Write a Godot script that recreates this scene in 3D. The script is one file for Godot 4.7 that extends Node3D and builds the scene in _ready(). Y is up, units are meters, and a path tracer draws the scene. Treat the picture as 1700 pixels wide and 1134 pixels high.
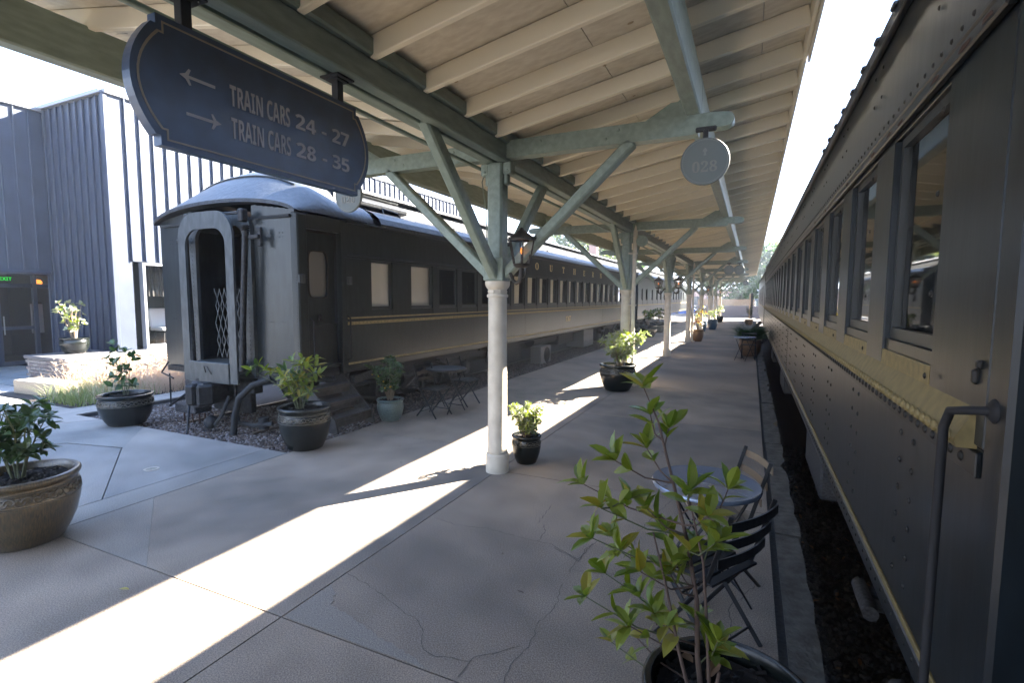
extends Node3D

# A small collector of triangles; every shape below is built with it. Quads are given counter-clockwise seen from outside.
class Mb:
	var v := PackedVector3Array()
	var n := PackedVector3Array()
	var c := PackedColorArray()
	var tinted := false
	var tint := Color(1, 1, 1)

	func tri(a: Vector3, b: Vector3, d: Vector3) -> void:
		var m := (b - a).cross(d - a).normalized()
		put(a, m); put(d, m); put(b, m)

	func put(p: Vector3, m: Vector3) -> void:
		v.append(p); n.append(m)
		if tinted:
			c.append(tint)

	func q(a: Vector3, b: Vector3, d: Vector3, e: Vector3) -> void:
		tri(a, b, d); tri(a, d, e)

	func qo(a: Vector3, b: Vector3, d: Vector3, e: Vector3, out: Vector3) -> void:
		if (b - a).cross(d - a).dot(out) >= 0.0:
			q(a, b, d, e)
		else:
			q(a, e, d, b)

	func to(a: Vector3, b: Vector3, d: Vector3, out: Vector3) -> void:
		if (b - a).cross(d - a).dot(out) >= 0.0:
			tri(a, b, d)
		else:
			tri(a, d, b)

	func qs(a: Vector3, b: Vector3, d: Vector3, e: Vector3, na: Vector3, nb: Vector3, nd: Vector3, ne: Vector3) -> void:
		var out := na + nb + nd + ne
		var m := (b - a).cross(d - a)
		if m.length_squared() < 1e-14:
			m = (d - a).cross(e - a)
		if m.dot(out) >= 0.0:
			put(a, na); put(d, nd); put(b, nb); put(a, na); put(e, ne); put(d, nd)
		else:
			put(a, na); put(b, nb); put(d, nd); put(a, na); put(d, nd); put(e, ne)

	func box(x0: float, y0: float, z0: float, x1: float, y1: float, z1: float) -> void:
		cbox(Vector3(x0 + x1, y0 + y1, z0 + z1) / 2, Vector3(absf(x1 - x0), absf(y1 - y0), absf(z1 - z0)) / 2)

	func cbox(o: Vector3, h: Vector3, b := Basis(), ch := 0.0) -> void:
		var s := [-1.0, 1.0]
		if ch <= 0.0:
			for ax in 3:
				for sg in s:
					var f := Vector3(); f[ax] = sg
					var e1 := Vector3(); e1[(ax + 1) % 3] = h[(ax + 1) % 3]
					var e2 := Vector3(); e2[(ax + 2) % 3] = h[(ax + 2) % 3]
					var cc := f * h
					qo(o + b * (cc - e1 - e2), o + b * (cc + e1 - e2), o + b * (cc + e1 + e2), o + b * (cc - e1 + e2), b * f)
			return
		ch = minf(ch, minf(h.x, minf(h.y, h.z)) * 0.7)
		for ax in 3:
			var a1 := (ax + 1) % 3
			var a2 := (ax + 2) % 3
			for sg in s:
				var f := Vector3(); f[ax] = sg
				var e1 := Vector3(); e1[a1] = h[a1] - ch
				var e2 := Vector3(); e2[a2] = h[a2] - ch
				var cc := f * h
				qo(o + b * (cc - e1 - e2), o + b * (cc + e1 - e2), o + b * (cc + e1 + e2), o + b * (cc - e1 + e2), b * f)
			for s1 in s:
				for s2 in s:   # the edge that runs along ax
					var p := Vector3(); p[a1] = s1 * h[a1]; p[a2] = s2 * (h[a2] - ch)
					var r := Vector3(); r[a1] = s1 * (h[a1] - ch); r[a2] = s2 * h[a2]
					var l := Vector3(); l[ax] = h[ax] - ch
					var out := Vector3(); out[a1] = s1; out[a2] = s2
					qo(o + b * (p - l), o + b * (r - l), o + b * (r + l), o + b * (p + l), b * out)
		for sx in s:
			for sy in s:
				for sz in s:
					var g := Vector3(sx, sy, sz)
					to(o + b * (g * Vector3(h.x, h.y - ch, h.z - ch)), o + b * (g * Vector3(h.x - ch, h.y, h.z - ch)), o + b * (g * Vector3(h.x - ch, h.y - ch, h.z)), b * g)

	func bar(p: Vector3, r: Vector3, w: float, t: float, ch := 0.0, up := Vector3.UP) -> void:   # a rod of w across and t high from p to r
		var d := r - p
		var z := d.normalized()
		if absf(z.dot(up)) > 0.98:
			up = Vector3(1, 0, 0)
		var x := up.cross(z).normalized()
		cbox((p + r) / 2, Vector3(w / 2, t / 2, d.length() / 2), Basis(x, z.cross(x), z), ch)

	func tube(pts: Array, rad, sides := 8, caps := true) -> void:
		var prev := []
		var side := Vector3()
		for i in pts.size():
			var p: Vector3 = pts[i]
			var t: Vector3 = (pts[mini(i + 1, pts.size() - 1)] - pts[maxi(i - 1, 0)]).normalized()
			if i == 0:
				side = t.cross(Vector3(0.31, 0.83, 0.47)).normalized()
			side = (side - t * side.dot(t)).normalized()
			var other := t.cross(side)
			var r: float = rad[i] if rad is Array else rad
			var ring := []
			for k in sides:
				var a := TAU * k / sides
				var m := side * cos(a) + other * sin(a)
				ring.append([p + m * r, m])
			if i > 0:
				for k in sides:
					var k2 := (k + 1) % sides
					qs(prev[k][0], prev[k2][0], ring[k2][0], ring[k][0], prev[k][1], prev[k2][1], ring[k2][1], ring[k][1])
			if caps and (i == 0 or i == pts.size() - 1):
				for k in range(1, sides - 1):
					to(ring[0][0], ring[k][0], ring[k + 1][0], -t if i == 0 else t)
			prev = ring

	func lathe(prof: Array, sides := 20, xf := Transform3D(), squash := Vector2(1, 1)) -> void:   # prof holds Vector2(radius, height), bottom first
		var cuts := []
		for i in prof.size() - 1:
			var d: Vector2 = prof[i + 1] - prof[i]
			cuts.append(Vector2(d.y, -d.x).normalized())
		for i in prof.size() - 1:
			var lo: Vector2 = cuts[i]
			var hi: Vector2 = cuts[i]
			if i > 0 and cuts[i - 1].dot(cuts[i]) > 0.6:
				lo = (cuts[i - 1] + cuts[i]).normalized()
			if i < cuts.size() - 1 and cuts[i + 1].dot(cuts[i]) > 0.6:
				hi = (cuts[i + 1] + cuts[i]).normalized()
			var p: Vector2 = prof[i]
			var r: Vector2 = prof[i + 1]
			for k in sides:
				var a := TAU * k / sides
				var b := TAU * (k + 1) / sides
				var ca := Vector3(cos(a) * squash.x, 0, sin(a) * squash.y)
				var cb := Vector3(cos(b) * squash.x, 0, sin(b) * squash.y)
				var up := Vector3.UP
				if r.x < 1e-5:
					var na := (xf.basis * (ca * lo.x + up * lo.y)).normalized()
					var nb := (xf.basis * (cb * lo.x + up * lo.y)).normalized()
					var pa := xf * (ca * p.x + up * p.y); var pb := xf * (cb * p.x + up * p.y); var pc := xf * (up * r.y)
					if (pb - pa).cross(pc - pa).dot(na) >= 0.0:
						put(pa, na); put(pc, na); put(pb, nb)
					else:
						put(pa, na); put(pb, nb); put(pc, na)
				elif p.x < 1e-5:
					var na := (xf.basis * (ca * hi.x + up * hi.y)).normalized()
					var nb := (xf.basis * (cb * hi.x + up * hi.y)).normalized()
					var pa := xf * (ca * r.x + up * r.y); var pb := xf * (cb * r.x + up * r.y); var pc := xf * (up * p.y)
					if (pb - pa).cross(pc - pa).dot(na) >= 0.0:
						put(pa, na); put(pc, na); put(pb, nb)
					else:
						put(pa, na); put(pb, nb); put(pc, na)
				else:
					qs(xf * (ca * p.x + up * p.y), xf * (cb * p.x + up * p.y), xf * (cb * r.x + up * r.y), xf * (ca * r.x + up * r.y), (xf.basis * (ca * lo.x + up * lo.y)).normalized(), (xf.basis * (cb * lo.x + up * lo.y)).normalized(), (xf.basis * (cb * hi.x + up * hi.y)).normalized(), (xf.basis * (ca * hi.x + up * hi.y)).normalized())

	func prism(poly: Array, depth: float, xf := Transform3D()) -> void:   # the outline lies in the x-y plane of xf and is pushed along its z
		var flat := PackedVector2Array(poly)
		if Geometry2D.is_polygon_clockwise(flat):
			flat.reverse()
		var idx := Geometry2D.triangulate_polygon(flat)
		for i in range(0, idx.size(), 3):
			for side in 2:
				var z := depth * side
				to(xf * Vector3(flat[idx[i]].x, flat[idx[i]].y, z), xf * Vector3(flat[idx[i + 1]].x, flat[idx[i + 1]].y, z), xf * Vector3(flat[idx[i + 2]].x, flat[idx[i + 2]].y, z), xf.basis.z * (side * 2 - 1))
		for i in flat.size():
			var a := flat[i]
			var b := flat[(i + 1) % flat.size()]
			var out := xf.basis * Vector3(b.y - a.y, a.x - b.x, 0)
			qo(xf * Vector3(a.x, a.y, 0), xf * Vector3(b.x, b.y, 0), xf * Vector3(b.x, b.y, depth), xf * Vector3(a.x, a.y, depth), out)

	func ring(outer: Array, inner: Array, depth: float, xf := Transform3D(), closed := true) -> void:   # a plate with a hole; both outlines have as many points
		var k := outer.size()
		for i in (k if closed else k - 1):
			var j := (i + 1) % k
			for side in 2:
				var z := depth * side
				qo(xf * Vector3(outer[i].x, outer[i].y, z), xf * Vector3(outer[j].x, outer[j].y, z), xf * Vector3(inner[j].x, inner[j].y, z), xf * Vector3(inner[i].x, inner[i].y, z), xf.basis.z * (side * 2 - 1))
			var oo: Vector2 = outer[i] - inner[i]
			qo(xf * Vector3(outer[i].x, outer[i].y, 0), xf * Vector3(outer[j].x, outer[j].y, 0), xf * Vector3(outer[j].x, outer[j].y, depth), xf * Vector3(outer[i].x, outer[i].y, depth), xf.basis * Vector3(oo.x, oo.y, 0))
			qo(xf * Vector3(inner[i].x, inner[i].y, 0), xf * Vector3(inner[j].x, inner[j].y, 0), xf * Vector3(inner[j].x, inner[j].y, depth), xf * Vector3(inner[i].x, inner[i].y, depth), xf.basis * Vector3(-oo.x, -oo.y, 0))

	func dome(p: Vector3, m: Vector3, r: float, sides := 6) -> void:   # a rivet head
		var t := m.cross(Vector3(0.2, 0.9, 0.37)).normalized()
		var b := m.cross(t)
		var top := p + m * r * 0.55
		for k in sides:
			var a0 := TAU * k / sides
			var a1 := TAU * (k + 1) / sides
			var d0 := t * cos(a0) + b * sin(a0)
			var d1 := t * cos(a1) + b * sin(a1)
			qs(p + d0 * r, p + d1 * r, p + d1 * r * 0.6 + m * r * 0.42, p + d0 * r * 0.6 + m * r * 0.42, (d0 + m * 0.4).normalized(), (d1 + m * 0.4).normalized(), (d1 * 0.5 + m).normalized(), (d0 * 0.5 + m).normalized())
			to(p + d0 * r * 0.6 + m * r * 0.42, p + d1 * r * 0.6 + m * r * 0.42, top, m)

	func ball(o: Vector3, r: Vector3, sides := 10, rows := 6) -> void:
		var prof := []
		for i in rows + 1:
			var a := -PI / 2 + PI * i / rows
			prof.append(Vector2(maxf(cos(a), 0.0) if i > 0 and i < rows else 0.0, sin(a)))
		lathe(prof, sides, Transform3D(Basis.from_scale(r), o))

	func leaf(xf: Transform3D, l: float, w: float, curl := 0.25, fold := 0.18) -> void:   # grows along xf's z, its face towards xf's y
		var rows := [[0.0, 0.06], [0.22, 0.72], [0.5, 1.0], [0.78, 0.72], [1.0, 0.0]]
		var prev := []
		for r in rows:
			var t: float = r[0]
			var hw: float = r[1] * w / 2
			var mid := Vector3(0, -curl * l * t * t, l * t)
			var cur := [xf * (mid + Vector3(-hw, fold * hw * 2, 0)), xf * mid, xf * (mid + Vector3(hw, fold * hw * 2, 0))]
			if prev.size():
				for k in 2:
					qo(prev[k], prev[k + 1], cur[k + 1], cur[k], xf.basis.y)
			prev = cur

	func blade(p: Vector3, d: Vector3, l: float, w: float, bend: float, side: Vector3) -> void:
		var a := p
		var dir := d
		for i in 3:
			var b := a + dir * l / 3
			var w0 := w * (1.0 - i / 3.0) / 2
			var w1 := w * (1.0 - (i + 1) / 3.0) / 2
			if i < 2:
				q(a - side * w0, a + side * w0, b + side * w1, b - side * w1)
			else:
				tri(a - side * w0, a + side * w0, b)
			a = b
			dir = (dir + Vector3(d.x, -0.2, d.z).normalized() * bend).normalized()

	func mesh() -> ArrayMesh:
		var m := ArrayMesh.new()
		if v.is_empty():
			return m
		var arr := []
		arr.resize(Mesh.ARRAY_MAX)
		arr[Mesh.ARRAY_VERTEX] = v
		arr[Mesh.ARRAY_NORMAL] = n
		if tinted:
			arr[Mesh.ARRAY_COLOR] = c
		m.add_surface_from_arrays(Mesh.PRIMITIVE_TRIANGLES, arr)
		return m


var rng := RandomNumberGenerator.new()
var M := {}
var taken := {}


func numbered(called: String) -> String:
	var k: int = taken.get(called, 0)
	taken[called] = k + 1
	return called if k == 0 else "%s_%03d" % [called, k]


func tag(o: Node3D, label: String, category: String, group := "", kind := "") -> Node3D:
	o.set_meta("label", label)
	o.set_meta("category", category)
	if group:
		o.set_meta("group", group)
	if kind:
		o.set_meta("kind", kind)
	return o


func thing(called: String, label: String, category: String, at: Vector3, group := "") -> Node3D:
	var o := Node3D.new()
	o.name = numbered(called)
	add_child(o)
	o.position = at
	tag(o, label, category, group)
	return o


# A part of a thing, drawn in world axes round the world's origin: it is set back by the thing's own place.
func part(t: Node3D, called: String, b, mat: Material, deep := false) -> MeshInstance3D:
	var o := MeshInstance3D.new()
	o.name = called
	o.mesh = b.mesh() if b is Mb else b
	o.material_override = mat
	t.add_child(o, true)
	if not deep:
		o.position = -t.position
	return o


func stuffed(o: Node3D) -> Node3D:
	o.set_meta("kind", "stuff")
	return o


func struct(called: String, b: Mb, mat: Material) -> MeshInstance3D:
	var o := MeshInstance3D.new()
	o.name = numbered(called)
	o.mesh = b.mesh()
	o.material_override = mat
	add_child(o)
	o.set_meta("kind", "structure")
	return o


func copy_of(t: Node3D, at: Vector3, label: String) -> Node3D:
	var o: Node3D = t.duplicate()
	o.name = numbered(String(t.name).rstrip("_0123456789"))
	add_child(o)
	o.position = at
	o.set_meta("label", label)
	return o


func L(r: float, g: float, b: float) -> Color:
	return Color(r, g, b).linear_to_srgb()


func noise(freq: float, lo: float, hi: float, s: int, oct := 4, warm := 0.0) -> NoiseTexture2D:
	var f := FastNoiseLite.new()
	f.seed = s
	f.frequency = freq
	f.fractal_octaves = oct
	f.noise_type = FastNoiseLite.TYPE_SIMPLEX_SMOOTH
	var t := NoiseTexture2D.new()
	t.width = 512
	t.height = 512
	t.seamless = true
	t.noise = f
	var g := Gradient.new()
	g.set_color(0, Color(lo, lo * (1.0 - warm), lo * (1.0 - warm * 2)))
	g.set_color(1, Color(hi, hi, hi))
	g.offsets = PackedFloat32Array([0.15, 0.85])
	t.color_ramp = g
	return t


func bumps(freq: float, strength: float, s: int, oct := 4) -> NoiseTexture2D:
	var t := noise(freq, 0, 1, s, oct)
	t.color_ramp = null
	t.as_normal_map = true
	t.bump_strength = strength
	return t


func mat(called: String, col: Color, rough := 0.7, metal := 0.0, tex: Texture2D = null, nrm: Texture2D = null, scale := Vector3.ONE, nstr := 1.0) -> StandardMaterial3D:
	var m := StandardMaterial3D.new()
	m.resource_name = called
	m.albedo_color = col
	m.roughness = rough
	m.metallic = metal
	m.cull_mode = BaseMaterial3D.CULL_DISABLED
	if tex or nrm:
		m.uv1_triplanar = true
		m.uv1_world_triplanar = true
		m.uv1_scale = scale
	if tex:
		m.albedo_texture = tex
	if nrm:
		m.normal_enabled = true
		m.normal_texture = nrm
		m.normal_scale = nstr
	M[called] = m
	return m


func leafy(called: String, col: Color, back: Color, rough := 0.45) -> void:
	var m := mat(called, col, rough)
	m.backlight_enabled = true
	m.backlight = back


func glow(called: String, col: Color, e: float) -> void:
	var m := mat(called, col, 0.5)
	m.emission_enabled = true
	m.emission = col
	m.emission_energy_multiplier = e


func words(t: Node3D, called: String, text: String, size: float, at: Vector3, turn: Basis, m: Material, serif := true, bold := true, deep := false, squeeze := 1.0) -> MeshInstance3D:
	var f := SystemFont.new()
	f.font_names = PackedStringArray(["Droid Serif" if serif else "Droid Sans"])
	f.font_weight = 700 if bold else 400
	var tm := TextMesh.new()
	tm.font = f
	tm.text = text
	tm.font_size = 64
	tm.pixel_size = size / 64.0
	tm.depth = 0.004
	tm.curve_step = 1.0
	var o := MeshInstance3D.new()
	o.name = called
	o.mesh = tm
	o.material_override = m
	t.add_child(o, true)
	o.transform = Transform3D(turn * Basis.from_scale(Vector3(squeeze, 1, 1)), at - (Vector3() if deep else t.position))
	return o


func rnd(a: float, b: float) -> float:
	return rng.randf_range(a, b)


func _ready() -> void:
	rng.seed = 11
	# camera: 18 mm lens, eye 1.9 m above the platform, looking left of the track's direction
	var cam := Camera3D.new()
	cam.name = "camera"
	add_child(cam)
	cam.transform = Transform3D(Basis(Vector3(0.90660, 0.00399, -0.42197), Vector3(-0.03951, 0.99637, -0.07547), Vector3(0.42014, 0.08509, 0.90346)).orthonormalized(), Vector3(0, 1.9, 0))
	cam.fov = 67.42
	cam.near = 0.05
	cam.far = 1500.0
	cam.current = true
	# sky, exposure
	var sky := ProceduralSkyMaterial.new()
	sky.sky_top_color = Color(0.50, 0.62, 0.82)
	sky.sky_horizon_color = Color(0.82, 0.87, 0.92)
	sky.sky_curve = 0.13
	sky.ground_bottom_color = Color(0.30, 0.29, 0.27)
	sky.ground_horizon_color = Color(0.55, 0.56, 0.56)
	sky.sun_angle_max = 25.0
	sky.sun_curve = 0.12
	var env := Environment.new()
	env.background_mode = Environment.BG_SKY
	env.sky = Sky.new()
	env.sky.sky_material = sky
	env.background_energy_multiplier = 0.38
	env.tonemap_mode = Environment.TONE_MAPPER_LINEAR
	env.tonemap_exposure = 19.0
	env.fog_enabled = true
	env.fog_density = 0.0013
	env.fog_light_color = Color(0.85, 0.9, 0.97)
	env.sdfgi_enabled = true
	env.ssao_enabled = true
	env.ssil_enabled = true
	var we := WorldEnvironment.new()
	we.name = "environment"
	we.environment = env
	add_child(we)
	# sun: ahead and to the right, 31 degrees high
	var sun := DirectionalLight3D.new()
	sun.name = "sun"
	add_child(sun)
	sun.basis = Basis.looking_at(Vector3(-0.497, -0.515, 0.694).normalized(), Vector3.UP)
	sun.light_energy = 1.6
	sun.light_color = Color(1.0, 0.96, 0.9)
	sun.light_angular_distance = 0.5
	sun.shadow_enabled = true

	materials()
	ground()
	platform()
	building()
	canopy()
	left_cars()
	right_cars()
	far_end()
	columns()
	signs()
	lanterns()
	furniture()
	pots()
	small_things()


func materials() -> void:
	var wood_n := bumps(0.02, 5.0, 3)
	var fine := noise(0.06, 0.80, 1.0, 5, 5)
	var blotch := noise(0.012, 0.78, 1.0, 6, 5, 0.02)
	var grit_n := bumps(0.12, 4.0, 7, 3)
	var rough_n := bumps(0.03, 6.0, 8, 5)
	mat("concrete", L(1, 1, 1), 0.85, 0.0, noise(0.16, 0.70, 1.0, 9, 4, 0.01), grit_n, Vector3(1.15, 1.15, 1.15), 0.2).vertex_color_use_as_albedo = true
	mat("old_concrete", L(0.135, 0.125, 0.105), 0.95, 0.0, blotch, rough_n, Vector3(1.2, 1.2, 1.2), 0.8)
	mat("crack", L(0.09, 0.08, 0.068), 0.95)
	mat("knot", L(0.33, 0.25, 0.15), 0.7)
	mat("joint_dirt", L(0.075, 0.07, 0.065), 0.95, 0.0, fine)
	mat("earth", L(0.055, 0.045, 0.036), 1.0, 0.0, blotch, rough_n, Vector3(2, 2, 2))
	mat("ballast", L(0.09, 0.075, 0.068), 1.0, 0.0, noise(0.15, 0.55, 1.0, 31, 4, 0.05), grit_n, Vector3(2, 2, 2), 1.0)
	mat("land", L(0.16, 0.155, 0.14), 0.95, 0.0, blotch, null, Vector3(0.1, 0.1, 0.1))
	for k in 3:
		var s: float = [1.0, 0.93, 1.05][k]
		mat("cream_%d" % k, L(0.78 * s, 0.715 * s, 0.555 * s), 0.5)
	mat("cream_board", L(0.67, 0.615, 0.49), 0.6, 0.0, noise(0.016, 0.91, 1.0, 45, 5, 0.02), bumps(0.03, 5.0, 46, 5), Vector3(0.7, 2.0, 1.6), 0.2)
	mat("sage", L(0.245, 0.305, 0.25), 0.45, 0.0, noise(0.015, 0.88, 1.0, 47, 5, 0.0), bumps(0.03, 4.0, 48, 5), Vector3(1.5, 1.5, 1.5), 0.15)
	mat("sage_long", L(0.225, 0.28, 0.23), 0.45, 0.0, noise(0.015, 0.88, 1.0, 49, 5, 0.0), wood_n, Vector3(2.0, 2.0, 0.5), 0.15)
	mat("roof_tin", L(0.2, 0.2, 0.2), 0.5, 0.4)
	mat("white_paint", L(0.66, 0.595, 0.475), 0.42, 0.0, noise(0.01, 0.9, 1.0, 50, 4, 0.01), bumps(0.02, 2.0, 51, 3), Vector3(1, 1, 1), 0.2)
	mat("navy_metal", L(0.026, 0.038, 0.066), 0.5, 0.1, noise(0.008, 0.88, 1.0, 52, 4), bumps(0.008, 3.0, 53, 3), Vector3(0.5, 0.3, 0.5), 0.15)
	mat("grey_metal", L(0.2, 0.21, 0.23), 0.4, 0.3)
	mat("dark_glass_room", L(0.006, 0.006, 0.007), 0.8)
	# railway cars
	var dirt := noise(0.012, 0.80, 1.0, 54, 5, 0.005)
	mat("car_green", L(0.0235, 0.0285, 0.0275), 0.32, 0.1, dirt, bumps(0.01, 3.0, 55, 4), Vector3(1.6, 0.35, 1.6), 0.12)
	mat("car_green_b", L(0.017, 0.021, 0.0215), 0.36, 0.1, dirt, bumps(0.01, 3.0, 56, 4), Vector3(1.6, 0.35, 1.6), 0.15)
	mat("car_blue", L(0.0115, 0.0172, 0.0225), 0.32, 0.1, dirt, bumps(0.01, 3.0, 75, 4), Vector3(1.6, 0.35, 1.6), 0.15)
	mat("car_blue_b", L(0.011, 0.015, 0.0185), 0.36, 0.1, dirt, null, Vector3(1.6, 0.35, 1.6))
	mat("car_roof", L(0.042, 0.047, 0.054), 0.45, 0.1, noise(0.02, 0.7, 1.0, 57, 5), bumps(0.02, 6.0, 58, 5), Vector3(1, 1, 1), 0.35)
	mat("car_grey", L(0.080, 0.088, 0.088), 0.42, 0.2, dirt, null, Vector3(1.5, 0.5, 1.5))
	mat("gold", L(0.25, 0.19, 0.075), 0.5, 0.0, noise(0.03, 0.8, 1.0, 59, 4))
	mat("gold_pale", L(0.40, 0.31, 0.135), 0.5, 0.0, noise(0.03, 0.8, 1.0, 76, 4))
	mat("gold_letter", L(0.72, 0.56, 0.27), 0.45)
	mat("iron", L(0.035, 0.034, 0.033), 0.6, 0.3, noise(0.03, 0.6, 1.0, 60, 5, 0.05))
	mat("truck_iron", L(0.085, 0.083, 0.085), 0.75, 0.1, noise(0.03, 0.6, 1.0, 61, 5, 0.05), rough_n, Vector3(2, 2, 2), 0.4)
	mat("rust", L(0.075, 0.038, 0.026), 0.9, 0.0, fine)
	mat("rail_steel", L(0.12, 0.09, 0.07), 0.5, 0.5, fine)
	mat("dark_inside", L(0.018, 0.018, 0.017), 0.9)
	mat("curtain", L(0.70, 0.66, 0.55), 0.9)
	mat("blind", L(0.62, 0.62, 0.60), 0.9)
	mat("sash", L(0.042, 0.046, 0.047), 0.4)
	for a in [["pane", 0.04, 0.03], ["pane_dim", 0.06, 0.05]]:
		var g := mat(a[0], Color(0.12, 0.14, 0.14, a[1]), a[2])
		g.transparency = BaseMaterial3D.TRANSPARENCY_ALPHA
	# signs
	mat("sign_navy", L(0.036, 0.074, 0.155), 0.30, 0.0, noise(0.01, 0.85, 1.0, 62, 4))
	mat("sign_edge", L(0.022, 0.026, 0.036), 0.4)
	mat("sign_print", L(0.42, 0.40, 0.42), 0.5)
	mat("sign_line", L(0.33, 0.28, 0.22), 0.5)
	mat("disc_grey", L(0.12, 0.14, 0.13), 0.5)
	mat("disc_line", L(0.19, 0.20, 0.18), 0.5)
	mat("disc_print", L(0.205, 0.205, 0.17), 0.5)
	mat("black_iron", L(0.010, 0.010, 0.012), 0.75)
	mat("table_black", L(0.014, 0.016, 0.02), 0.45, 0.2)
	mat("table_blue", L(0.22, 0.27, 0.36), 0.25, 0.55)
	mat("chair_black", L(0.010, 0.011, 0.013), 0.45, 0.2)
	mat("tan_wood", L(0.19, 0.14, 0.092), 0.6)
	mat("bronze", L(0.05, 0.043, 0.037), 0.5, 0.4, fine)
	# pots
	mat("pot_black", L(0.009, 0.012, 0.010), 0.26, 0.0, noise(0.02, 0.7, 1.0, 64, 4), bumps(0.015, 4.0, 65, 4), Vector3(3, 0.8, 3), 0.25)
	mat("pot_band", L(0.10, 0.09, 0.07), 0.28, 0.3)
	mat("pot_teal", L(0.13, 0.19, 0.185), 0.28, 0.0, noise(0.03, 0.75, 1.0, 66, 4), bumps(0.05, 6.0, 67, 3), Vector3(2, 2, 2), 0.5)
	mat("pot_brown", L(0.125, 0.083, 0.028), 0.22, 0.0, noise(0.03, 0.42, 1.0, 68, 5, -0.04), bumps(0.02, 3.0, 69, 3), Vector3(5, 0.7, 5), 0.3).clearcoat_enabled = true
	mat("pot_terracotta", L(0.17, 0.105, 0.062), 0.55, 0.0, fine)
	mat("pot_blue", L(0.035, 0.065, 0.10), 0.3)
	mat("soil", L(0.03, 0.022, 0.017), 1.0, 0.0, noise(0.15, 0.4, 1.0, 70, 4), grit_n, Vector3(3, 3, 3), 1.0)
	mat("stem", L(0.10, 0.065, 0.05), 0.8)
	mat("stem_pale", L(0.17, 0.13, 0.09), 0.8)
	mat("stem_green", L(0.09, 0.10, 0.045), 0.7)
	mat("dead_leaf", L(0.16, 0.085, 0.04), 0.8)
	leafy("leaf_a", L(0.085, 0.125, 0.018), Color(0.36, 0.45, 0.05), 0.38)
	leafy("leaf_b", L(0.14, 0.165, 0.022), Color(0.42, 0.50, 0.07), 0.38)
	leafy("leaf_c", L(0.20, 0.185, 0.03), Color(0.55, 0.50, 0.08), 0.42)
	leafy("leaf_dark", L(0.030, 0.062, 0.018), Color(0.10, 0.18, 0.04), 0.32)
	leafy("leaf_mid", L(0.045, 0.085, 0.02), Color(0.16, 0.26, 0.05), 0.35)
	leafy("leaf_pale", L(0.20, 0.22, 0.14), Color(0.36, 0.40, 0.22), 0.4)
	leafy("leaf_red", L(0.13, 0.035, 0.02), Color(0.3, 0.08, 0.03), 0.4)
	leafy("grass_green", L(0.17, 0.19, 0.075), Color(0.40, 0.45, 0.18), 0.6)
	leafy("grass_straw", L(0.45, 0.36, 0.27), Color(0.6, 0.5, 0.4), 0.8)
	leafy("tree_leaf", L(0.045, 0.075, 0.02), Color(0.2, 0.3, 0.06), 0.5)
	leafy("tree_leaf_light", L(0.10, 0.12, 0.05), Color(0.35, 0.4, 0.14), 0.5)
	mat("bark", L(0.11, 0.085, 0.065), 0.9, 0.0, fine, rough_n)
	mat("flower", L(0.5, 0.32, 0.03), 0.6)
	mat("brick_grey", L(0.24, 0.225, 0.215), 0.9, 0.0, noise(0.04, 0.75, 1.0, 71, 5, 0.03), rough_n, Vector3(2, 2, 2), 0.4)
	mat("brick_grey_b", L(0.21, 0.18, 0.17), 0.9, 0.0, noise(0.04, 0.75, 1.0, 72, 5, 0.03), rough_n, Vector3(2, 2, 2), 0.4)
	mat("mortar", L(0.42, 0.40, 0.37), 0.95)
	mat("cap_stone", L(0.13, 0.125, 0.13), 0.6, 0.0, fine)
	mat("sandstone", L(0.36, 0.30, 0.22), 0.9, 0.0, fine)
	mat("stone_wall", L(0.20, 0.175, 0.16), 0.9, 0.0, fine)
	mat("fence_wood", L(0.36, 0.25, 0.15), 0.8, 0.0, noise(0.02, 0.75, 1.0, 73, 4))
	mat("step_wood", L(0.060, 0.054, 0.050), 0.75, 0.0, noise(0.02, 0.7, 1.0, 74, 4))
	mat("car_paint_blue", L(0.06, 0.14, 0.42), 0.25, 0.2)
	mat("car_paint_white", L(0.6, 0.62, 0.64), 0.25)
	mat("car_paint_teal", L(0.05, 0.22, 0.25), 0.25, 0.2)
	mat("rubber", L(0.02, 0.02, 0.02), 0.8)
	mat("far_wall", L(0.34, 0.20, 0.15), 0.9)
	mat("tower_wall", L(0.40, 0.44, 0.50), 0.8)
	mat("steel_lid", L(0.36, 0.34, 0.31), 0.4, 0.6)
	mat("ac_grey", L(0.19, 0.185, 0.18), 0.6)
	glow("flame", Color(1.0, 0.55, 0.18), 0.10)
	glow("exit_glow", Color(0.05, 0.9, 0.22), 0.06)
	glow("wall_lamp_glow", Color(1.0, 0.55, 0.22), 0.14)
	glow("ceiling_lamp_glow", Color(1.0, 0.86, 0.62), 0.10)


# --- the setting -------------------------------------------------------------------------------

var stain := FastNoiseLite.new()


func slab_tone(x: float, z: float, base: Color, s: float) -> Color:
	var a := stain.get_noise_2d(x * 22.0, z * 22.0)
	var b := stain.get_noise_2d(x * 95.0 + 400.0, z * 95.0)
	var d := stain.get_noise_2d(x * 8.0 - 900.0, z * 8.0 + s * 50.0)
	var k := 1.10 + 0.42 * a + 0.28 * b + 0.34 * d
	var warm := 1.0 + 0.06 * d + 0.05 * a
	return Color(base.r * k * warm, base.g * k, base.b * k / warm)


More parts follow.
